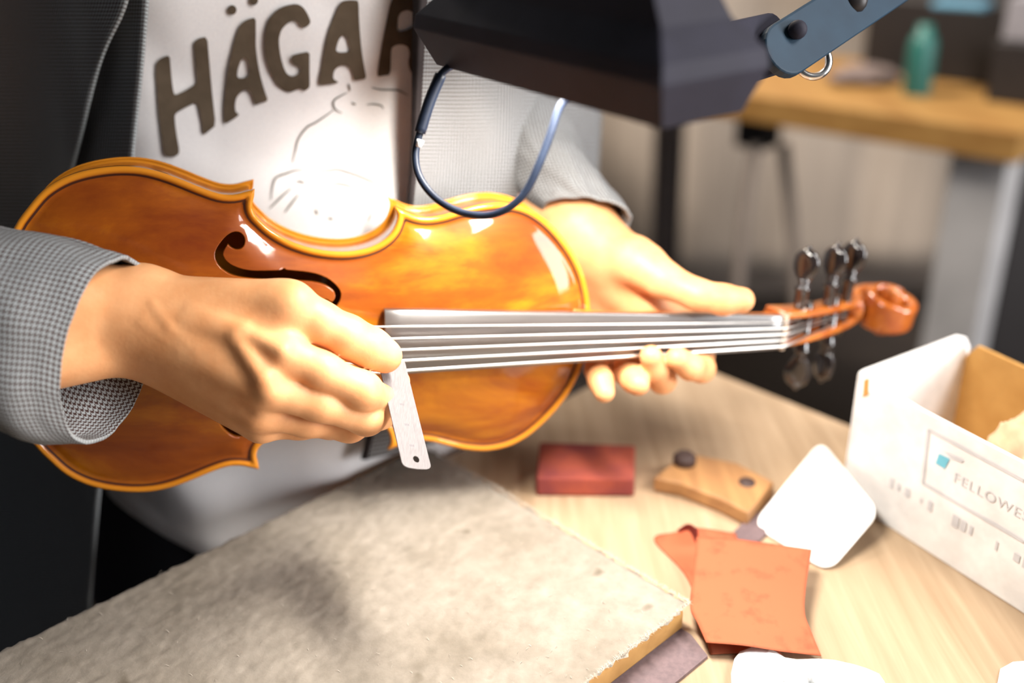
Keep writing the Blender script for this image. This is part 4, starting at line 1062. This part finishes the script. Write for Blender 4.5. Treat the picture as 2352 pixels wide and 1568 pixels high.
# ------------------------------------------------------------------ carton on the bench
bA = G(1931, 1140, BENCH); bB = G(2352, 1411, BENCH); bx = (bB - bA).normalized(); by = Vector((-bx.y, bx.x, 0)); by = by if by.y > 0 else -by
carton = empty('carton', bA); CI = Matrix.Translation(-bA)
def cparent(o, par=None): o.parent = par or carton; o.matrix_parent_inverse = CI if par is None else Matrix.Identity(4); return o
def panel(name, pts2, org_, ax, m_, th=0.0028, nrm=None, z0=0.0):
    ax = Vector(ax); n_ = nrm or Vector((-ax.y, ax.x, 0))
    V = [org_ + ax * x + Vector((0, 0, z0 + z)) for x, z in pts2] + [org_ + ax * x + Vector((0, 0, z0 + z)) + n_ * th for x, z in pts2]
    n = len(pts2); Fc = [tuple(range(n)), tuple(range(n, 2 * n))[::-1]] + [(i, n + i, n + (i + 1) % n, (i + 1) % n) for i in range(n)]
    o = mesh_obj(name, V, Fc, m_, None, smooth=False); fix_normals(o); bevel(o, 0.0006, 2); cparent(o); return o
BW = 0.26
def solve_plane(u, v, org_, n_, ax):           # pixel -> (distance along ax, height) on a vertical plane
    d = Vector(M @ C3(u, v, 1.0)); s_ = (org_ - Vector(CAM)).dot(n_) / d.dot(n_); h = Vector(CAM) + d * s_
    return ((h - org_).dot(ax), h.z - bA.z)
ft = [solve_plane(u, v, bA, by, bx) for u, v in ((1966, 914), (1984, 901), (2012, 897), (2056, 906), (2114, 940), (2352, 1063))]
fr = panel('front_wall', [(0.0, 0.0005), (BW, 0.0005), (BW, ft[-1][1])] + [(max(0.0, x), z) for x, z in ft[::-1]], bA, bx, M_CARD, nrm=by)
sd_ = [solve_plane(u, v, bA, bx, by) for u, v in ((1972, 853), (1982, 847), (2195, 768), (2213, 772), (2221, 792))]
BD = sd_[-1][0]
panel('side_wall', [(0.0, 0.0005), (BD, 0.0005)] + sd_[::-1] + [(0.0, sd_[0][1] - 0.002)], bA, by, M_CARD, nrm=bx)
panel('side_wall', [(0.0, 0.0005), (BD, 0.0005), (BD, 0.09), (0.0, 0.082)], bA + bx * (BW - 0.003), by, M_CARD, nrm=bx)
bk_ = [solve_plane(u, v, bA + by * BD, by, bx) for u, v in ((2224, 815), (2252, 792), (2352, 838))]
panel('back_wall', [(0.0, 0.0005), (BW, 0.0005), (BW, bk_[-1][1] - 0.004)] + bk_[::-1] + [(0.0, bk_[0][1] - 0.006)], bA + by * (BD - 0.003), bx, M_KRAFT, nrm=by)
panel('bottom', [(0, 0), (BW - 0.008, 0), (BW - 0.008, 0.002), (0, 0.002)], bA + bx * 0.004 + by * 0.004, bx, M_KRAFT, th=BD - 0.01, nrm=by, z0=0.0008)
ce = [solve_plane(u, v, bA - by * 0.0008, by, bx) for u, v in ((1980, 912), (1994, 908), (1996, 868), (1984, 872))]
o = panel('cut_edge', ce, bA - by * 0.0008, bx, M_KRAFT, th=0.0006, nrm=by)
def FR(x, z, lift=0.0006): return bA + bx * x + Vector((0, 0, z)) - by * lift
def solve_front(u, v): return solve_plane(u, v, bA, by, bx)
def strip(pts, w, m_, name):
    V, Fc = [], []
    for (x0, z0), (x1, z1) in zip(pts[:-1], pts[1:]):
        d = Vector((x1 - x0, z1 - z0)).normalized(); p = Vector((-d.y, d.x)) * w / 2; n = len(V)
        V.extend([FR(x0 - p.x, z0 - p.y), FR(x1 - p.x, z1 - p.y), FR(x1 + p.x, z1 + p.y), FR(x0 + p.x, z0 + p.y)]); Fc.append((n, n + 1, n + 2, n + 3))
    o = mesh_obj(name, V, Fc, m_, None, smooth=False); cparent(o, fr); return o
q1, q2, q3, q4 = solve_front(2134, 986), solve_front(2120, 1108), solve_front(2352, 1103), solve_front(2352, 1243)
strip([q3, q1, q2, q4], 0.0022, M_PALEP, 'label_frame')
sq = [solve_front(*q) for q in ((2158, 1041), (2183, 1053), (2171, 1076), (2150, 1063))]
V = [FR(*q) for q in sq]; o = mesh_obj('logo_square', V, [(0, 1, 2, 3)], M_CYAN, None, smooth=False); cparent(o, fr)
sq = [solve_front(*q) for q in ((2168, 1034), (2215, 1056), (2211, 1062), (2186, 1052))]
V = [FR(*q) for q in sq]; o = mesh_obj('logo_bar', V, [(0, 1, 2, 3)], M_PALEP, None, smooth=False); cparent(o, fr)
def lettering(body_, x, z, size, m_, name, sx=1.0):
    cu = bpy.data.curves.new(name, 'FONT'); cu.body = body_; cu.size = size; cu.space_character = 1.15
    t = bpy.data.objects.new(name, cu); COL.objects.link(t); dg = bpy.context.evaluated_depsgraph_get(); me = bpy.data.meshes.new_from_object(t.evaluated_get(dg))
    bpy.data.objects.remove(t); V = [FR(x + v.co.x * sx, z + v.co.y) for v in me.vertices]; Fc = [tuple(p_.vertices) for p_ in me.polygons]
    o = mesh_obj(name, V, Fc, m_, None, smooth=False); cparent(o, fr); return o
qa = solve_front(2192, 1091); lettering('FELLOWES', qa[0], qa[1] - 0.004, 0.0098, M_PALEP, 'brand_lettering')
qb = solve_front(2045, 1105)
V, Fc = [], []
for k, (w, hh) in enumerate([(4, 7), (3, 5), (5, 6), (0, 0), (2, 3), (4, 7), (0, 0), (0, 0), (6, 8), (5, 7), (3, 6), (0, 0), (0, 0), (2, 6), (0, 0), (5, 5), (5, 7), (0, 0), (0, 0), (6, 7), (5, 6), (4, 7)]):
    if w:
        x = qb[0] + k * 0.0062; n = len(V); V.extend([FR(x, qb[1] - hh * .0006), FR(x + w * .0008, qb[1] - hh * .0006), FR(x + w * .0008, qb[1] + hh * .0005), FR(x, qb[1] + hh * .0005)]); Fc.append((n, n + 1, n + 2, n + 3))
o = mesh_obj('faint_print', V, Fc, M_PALEP, None, smooth=False); cparent(o, fr)
tag(carton, 'open white cardboard carton with a cyan square logo on its side', 'box')
# crumpled packing paper inside
def blob(c, r, m_, name, sq=(1, 1, 1), amp=0.35, sc=40, sub=4, ridged=False):
    bm = bmesh.new(); bmesh.ops.create_icosphere(bm, subdivisions=sub, radius=1.0)
    for v in bm.verts:
        n_ = mnoise.fractal(v.co * 1.9 + Vector(c) * 7, 0.8, 2.0, 4)
        if ridged: n_ = 0.35 - 0.9 * abs(mnoise.noise(v.co * 1.6 + Vector((3, 1, 7)))) - 0.55 * abs(mnoise.noise(v.co * 3.7)) - 0.25 * abs(mnoise.noise(v.co * 8.0))
        v.co = v.co * (1 + amp * n_)
        v.co = Vector((v.co.x * sq[0], v.co.y * sq[1], v.co.z * sq[2])) * r + Vector(c)
    me = bpy.data.meshes.new(name); bm.to_mesh(me); bm.free(); me.materials.append(m_)
    me.polygons.foreach_set('use_smooth', [True] * len(me.polygons))
    o = bpy.data.objects.new(name, me); COL.objects.link(o); return o
pk = bA + bx * 0.105 + by * 0.056
o = blob((pk.x, pk.y, BENCH + 0.054), 0.048, mat('packing_paper', (0.66, 0.48, 0.30), rough=0.9, scale=60), 'packing_paper', (0.72, 0.72, 0.95), 0.30, sub=5, ridged=True)
tag(o, 'crumpled beige packing paper inside the open carton', 'paper')

# ------------------------------------------------------------------ small things lying on the bench
def px_poly(pts, z): return [(G(u, v, z).x, G(u, v, z).y) for u, v in pts]
# white card leaning against the carton
cs = [(1885, 1012), (2022, 1178), (1903, 1316), (1728, 1206)]; ch = [0.033, 0.020, 0.001, 0.001]
corn = [np.array(G(u, v, BENCH + h)) for (u, v), h in zip(cs, ch)]
V = []; res = 8
loop = []
for i in range(4):
    p0, p, p1 = corn[i - 1], corn[i], corn[(i + 1) % 4]; r = 0.012
    a = p + (p0 - p) / np.linalg.norm(p0 - p) * r; b_ = p + (p1 - p) / np.linalg.norm(p1 - p) * r
    for k in range(res + 1):
        t = k / res; loop.append((1 - t) ** 2 * a + 2 * t * (1 - t) * p + t * t * b_)
n = len(loop); up3 = Vector((0, 0, 0.0008))
V = [Vector(q) for q in loop] + [Vector(q) + up3 for q in loop]; Fc = [tuple(range(n)), tuple(range(n, 2 * n))[::-1]] + [(i, (i + 1) % n, n + (i + 1) % n, n + i) for i in range(n)]
o = mesh_obj('blank_card', V, Fc, M_CARD, None, smooth=False); fix_normals(o)
tag(o, 'blank white card with rounded corners leaning on the carton', 'card')
# folded sandpaper: lower leaf on the bench, upper leaf bent across the middle
def sheet_from(rows, m_, name, n=8, th=0.0007):
    g = np.array([[np.array(G(u, v, BENCH + h)) for u, v, h in r] for r in rows]); rr = np.array([catmull(r, n) for r in g])
    full = np.array([catmull(rr[:, i], n) for i in range(rr.shape[1])]).transpose(1, 0, 2); a, b_ = full.shape[:2]
    V = full.reshape(-1, 3); Fc = [(i * b_ + j, i * b_ + j + 1, (i + 1) * b_ + j + 1, (i + 1) * b_ + j) for i in range(a - 1) for j in range(b_ - 1)]
    o = mesh_obj(name, V, Fc, m_); solid(o, th, 0.0); return o
sand = empty('sandpaper', G(1730, 1400, BENCH)); SI = Matrix.Translation(-Vector(sand.location))
def sparent(o): o.parent = sand; o.matrix_parent_inverse = SI; return o
sparent(sheet_from([[(1600, 1232, .020), (1690, 1238, .022), (1780, 1250, .021), (1865, 1262, .019)], [(1592, 1315, .016), (1680, 1320, .018), (1770, 1328, .018), (1853, 1333, .016)], [(1585, 1392, .013), (1670, 1396, .014), (1760, 1400, .014), (1848, 1404, .013)], [(1602, 1430, .013), (1690, 1438, .014), (1780, 1448, .012), (1864, 1452, .010)], [(1622, 1475, .012), (1710, 1482, .011), (1800, 1496, .007), (1886, 1506, .003)]], M_SAND, 'upper_leaf'))
o = sparent(sheet_from([[(1552, 1222, .003), (1600, 1212, .010), (1690, 1225, .004)], [(1503, 1240, .001), (1600, 1300, .0015), (1720, 1340, .001)], [(1580, 1330, .001), (1650, 1400, .001), (1760, 1440, .001)], [(1632, 1502, .001), (1700, 1500, .001), (1800, 1512, .001)]], M_SAND, 'lower_leaf'))
o = sparent(sheet_from([[(1556, 1216, .007), (1580, 1203, .014), (1602, 1214, .019)], [(1562, 1226, .004), (1585, 1222, .008), (1603, 1232, .014)], [(1568, 1234, .0025), (1588, 1246, .003), (1604, 1258, .004)]], M_GRIT, 'grit_side'))
tag(sand, 'folded piece of orange sandpaper beside the felt board corner', 'sandpaper')
# red sanding block
V, Fc = prism(px_poly([(1232, 1140), (1456, 1142), (1458, 1062), (1240, 1054)], BENCH), BENCH + 0.0005, BENCH + 0.016)
o = mesh_obj('sanding_block', V, Fc, M_REDB, None, smooth=False); fix_normals(o); bevel(o, 0.002, 3)
tag(o, 'dark red rectangular sanding block behind the felt board', 'block')
# tan wooden block with two dark knobs
wb = empty('wooden_block', G(1620, 1150, BENCH)); WI = Matrix.Translation(-Vector(wb.location))
def wpar(o): o.parent = wb; o.matrix_parent_inverse = WI; return o
V, Fc = prism(px_poly([(1498, 1130), (1560, 1142), (1650, 1178), (1715, 1212), (1776, 1140), (1690, 1095), (1570, 1070)], BENCH), BENCH + 0.0005, BENCH + 0.013)
o = mesh_obj('body', V, Fc, M_BLOCK, None, smooth=False); fix_normals(o); bevel(o, 0.0025, 3); wpar(o)
c = G(1572, 1062, BENCH + 0.013); V, Fc = tube([c - Uz * .002, c + Uz * .005, c + Uz * .0075], [0.0085, 0.0085, 0.006], 20); wpar(mesh_obj('knob', V, Fc, M_DARKSPOT))
c = G(1716, 1108, BENCH + 0.013); V, Fc = tube([c - Uz * .002, c + Uz * .0009], [0.0062, 0.0058], 20); wpar(mesh_obj('plug', V, Fc, M_DARKSPOT))
tag(wb, 'tan wooden block with two dark round knobs beside the white card', 'block')
V, Fc = prism(px_poly([(1668, 1246), (1735, 1175), (1752, 1190), (1760, 1232), (1740, 1250)], BENCH), BENCH + 0.0004, BENCH + 0.0025)
o = mesh_obj('dark_wedge', V, Fc, M_MAT, None, smooth=False); fix_normals(o); tag(o, 'small flat grey wedge between the wooden block and card', 'blade')  # thin dark wedge covering the dark spot beside the card
# crumpled white tissue and a corner of pale blue paper at the bottom of the picture
def crumple(outl, m_, name, z0, amp, step, seed):
    xy, tr = fill_poly(chaikin(outl, 1), [], step)
    V = []
    for u, v in xy:
        g = G(u, v, BENCH); e = polydist(np.array([[u, v]]), np.array(outl))[0]
        h = z0 + amp * min(1, e / 30) * (0.55 + 0.9 * mnoise.fractal(Vector((g.x * 38 + seed, g.y * 38, seed)), 0.9, 2.0, 3))
        g = G(u, v, BENCH + max(h, 0.0006)); V.append(g)
    o = mesh_obj(name, V, tr, m_); fix_normals(o); solid(o, 0.0004, 0.0); return o
o = crumple([(1690, 1500), (1735, 1484), (1775, 1492), (1810, 1515), (1900, 1512), (1980, 1530), (2030, 1552), (2040, 1620), (1980, 1680), (1800, 1690), (1690, 1640), (1676, 1560)], M_TISSUE, 'tissue', 0.004, 0.016, 12, 3.0)
tag(o, 'crumpled white tissue in front of the orange sandpaper', 'tissue')
o = crumple([(2300, 1522), (2420, 1512), (2520, 1640), (2290, 1660), (2288, 1585)], M_BLUEP, 'paper_scrap', 0.001, 0.002, 16, 9.0)
tag(o, 'pale blue scrap of paper at the right of the bench', 'paper')

# ------------------------------------------------------------------ second table in the background
TT = BENCH + 0.02
tA = G(1640, 206, TT); tB = G(2346, 306, TT); tx = (tB - tA).normalized(); ty = Vector((-tx.y, tx.x, 0)); ty = ty if ty.y > 0 else -ty
tl0 = tB - tx * 1.25
table = empty('wooden_table', (tB.x, tB.y, 0)); TBI = Matrix.Translation((-tB.x, -tB.y, 0))
def tpar(o): o.parent = table; o.matrix_parent_inverse = TBI; return o
cc = (tB + tl0) / 2 + ty * 0.21; tpar(box_obj('tabletop', (cc.x, cc.y, TT - 0.024), tx * 0.625, ty * 0.21, (0, 0, 0.024), M_TABLE, None, 0.002))
for s_, w in ((-0.06, 0.06), (0.0, 0.0), (-1.2, 0.06), (-1.2, 0.36)):
    p = tB + tx * s_ + ty * w
    if w == 0.0: p = tB + tx * -0.06 + ty * 0.06; p = p + Vector((p.x, p.y, 0)).normalized() * 0.30
    tpar(box_obj('leg', (p.x, p.y, (TT - 0.048) / 2), tx * 0.044, ty * 0.04, (0, 0, (TT - 0.048) / 2), M_GREYLEG, None, 0.003))
tag(table, 'yellow wooden table with light grey legs in the background', 'table')
def on_table(u, v): return G(u, v, TT)
def tbox(name, u, v, w, dpt, h, m_, z0=0.0, bev=0.004):
    p = G(u, v, TT + z0); return box_obj(name, (p.x + ty.x * dpt / 2, p.y + ty.y * dpt / 2, TT + z0 + h / 2 + 0.0005), tx * w / 2, ty * dpt / 2, (0, 0, h / 2), m_, None, bev)
ec = tbox('equipment_case', 2215, 192, 0.40, 0.20, 0.14, M_BLACK); tag(ec, 'wide black case standing on the wooden table', 'case')
p = on_table(2104, 216); V, Fc = tube([p, p + Uz * 0.004, p + Uz * 0.085, p + Uz * 0.10, p + Uz * 0.104, p + Uz * 0.118], [0.022, 0.0235, 0.0235, 0.019, 0.013, 0.013], 20)
o = mesh_obj('bottle', V, Fc, M_TEAL); tag(o, 'dark teal bottle standing on the wooden table', 'bottle')
p = on_table(1985, 190); o = blob((p.x, p.y, TT + 0.014), 0.05, M_CLOTHB, 'rag', (1.3, 0.8, 0.35), 0.25); tag(o, 'grey rag lying on the wooden table', 'rag')
lb_ = tbox('storage_box', 2345, 243, 0.12, 0.09, 0.10, M_BLACK); tag(lb_, 'small black box at the right end of the wooden table', 'box')
cx_ = sum((Vector(v.co) for v in lb_.data.vertices), Vector()) / 8
o = box_obj('grey_box', (cx_.x, cx_.y, TT + 0.1008 + 0.034), tx * 0.052, ty * 0.04, (0, 0, 0.034), M_GREYB, None, 0.003); tag(o, 'grey cardboard box stacked on the small black box', 'box')
o = tbox('blue_tin', 2252, 196, 0.034, 0.012, 0.085, M_BLUE, 0.0, 0.003); tag(o, 'small blue tin leaning before the black case', 'tin')
o = tbox('storage_cabinet', 2290, 86, 0.62, 0.16, 0.55, M_BLACK, 0.0); tag(o, 'tall black cabinet at the back of the wooden table', 'cabinet')
o = tbox('tool_tray', 2195, 24, 0.09, 0.05, 0.012, M_SKYB, 0.1408); tag(o, 'light blue metal tray behind the teal bottle', 'tray')
p = P(2492, 620, 1750); o = box_obj('floor_cabinet', (p.x, p.y + 0.06, 0.42), (0.14, 0.0, 0), (0.0, 0.05, 0), (0, 0, 0.42), M_BLACK, None, 0.004); tag(o, 'black floor cabinet to the right of the table leg', 'cabinet')
# clamp under the tabletop with two hanging cables
cl = empty('clamp', P(1760, 300, 1850)); cli = Matrix.Translation(-Vector(cl.location))
p = P(1760, 268, 1850)
o = box_obj('clamp_body', (p.x, p.y + .05, TT - 0.048 - 0.035), tx * 0.033, ty * 0.03, (0, 0, 0.0345), M_BLACK, None, 0.004); o.parent = cl; o.matrix_parent_inverse = cli
for pts in ([(1735, 330, 1860), (1715, 450, 1880), (1700, 600, 1900), (1690, 760, 1930)], [(1800, 330, 1860), (1812, 450, 1880), (1822, 560, 1900), (1830, 720, 1930)]):
    V, Fc = tube(catmull([c2w(C3(*q)) for q in pts], 6), 0.011, 10); o = mesh_obj('cable', V, Fc, mat('brown_cable', (0.15, 0.12, 0.10), rough=0.8)); o.parent = cl; o.matrix_parent_inverse = cli
tag(cl, 'black clamp under the table with two hanging brown cables', 'clamp')

p = P(1530, 500, 2650); V, Fc = tube([(p.x, p.y, 0.0), (p.x, p.y, 1.7)], 0.04, 16)  # round upright shape at the soft dark band behind the hand
o = mesh_obj('dark_band', V, Fc, mat('dull_brown', (0.17, 0.145, 0.14), rough=0.8)); tag(o, 'dark upright band behind the hand on the violin neck', 'pole')
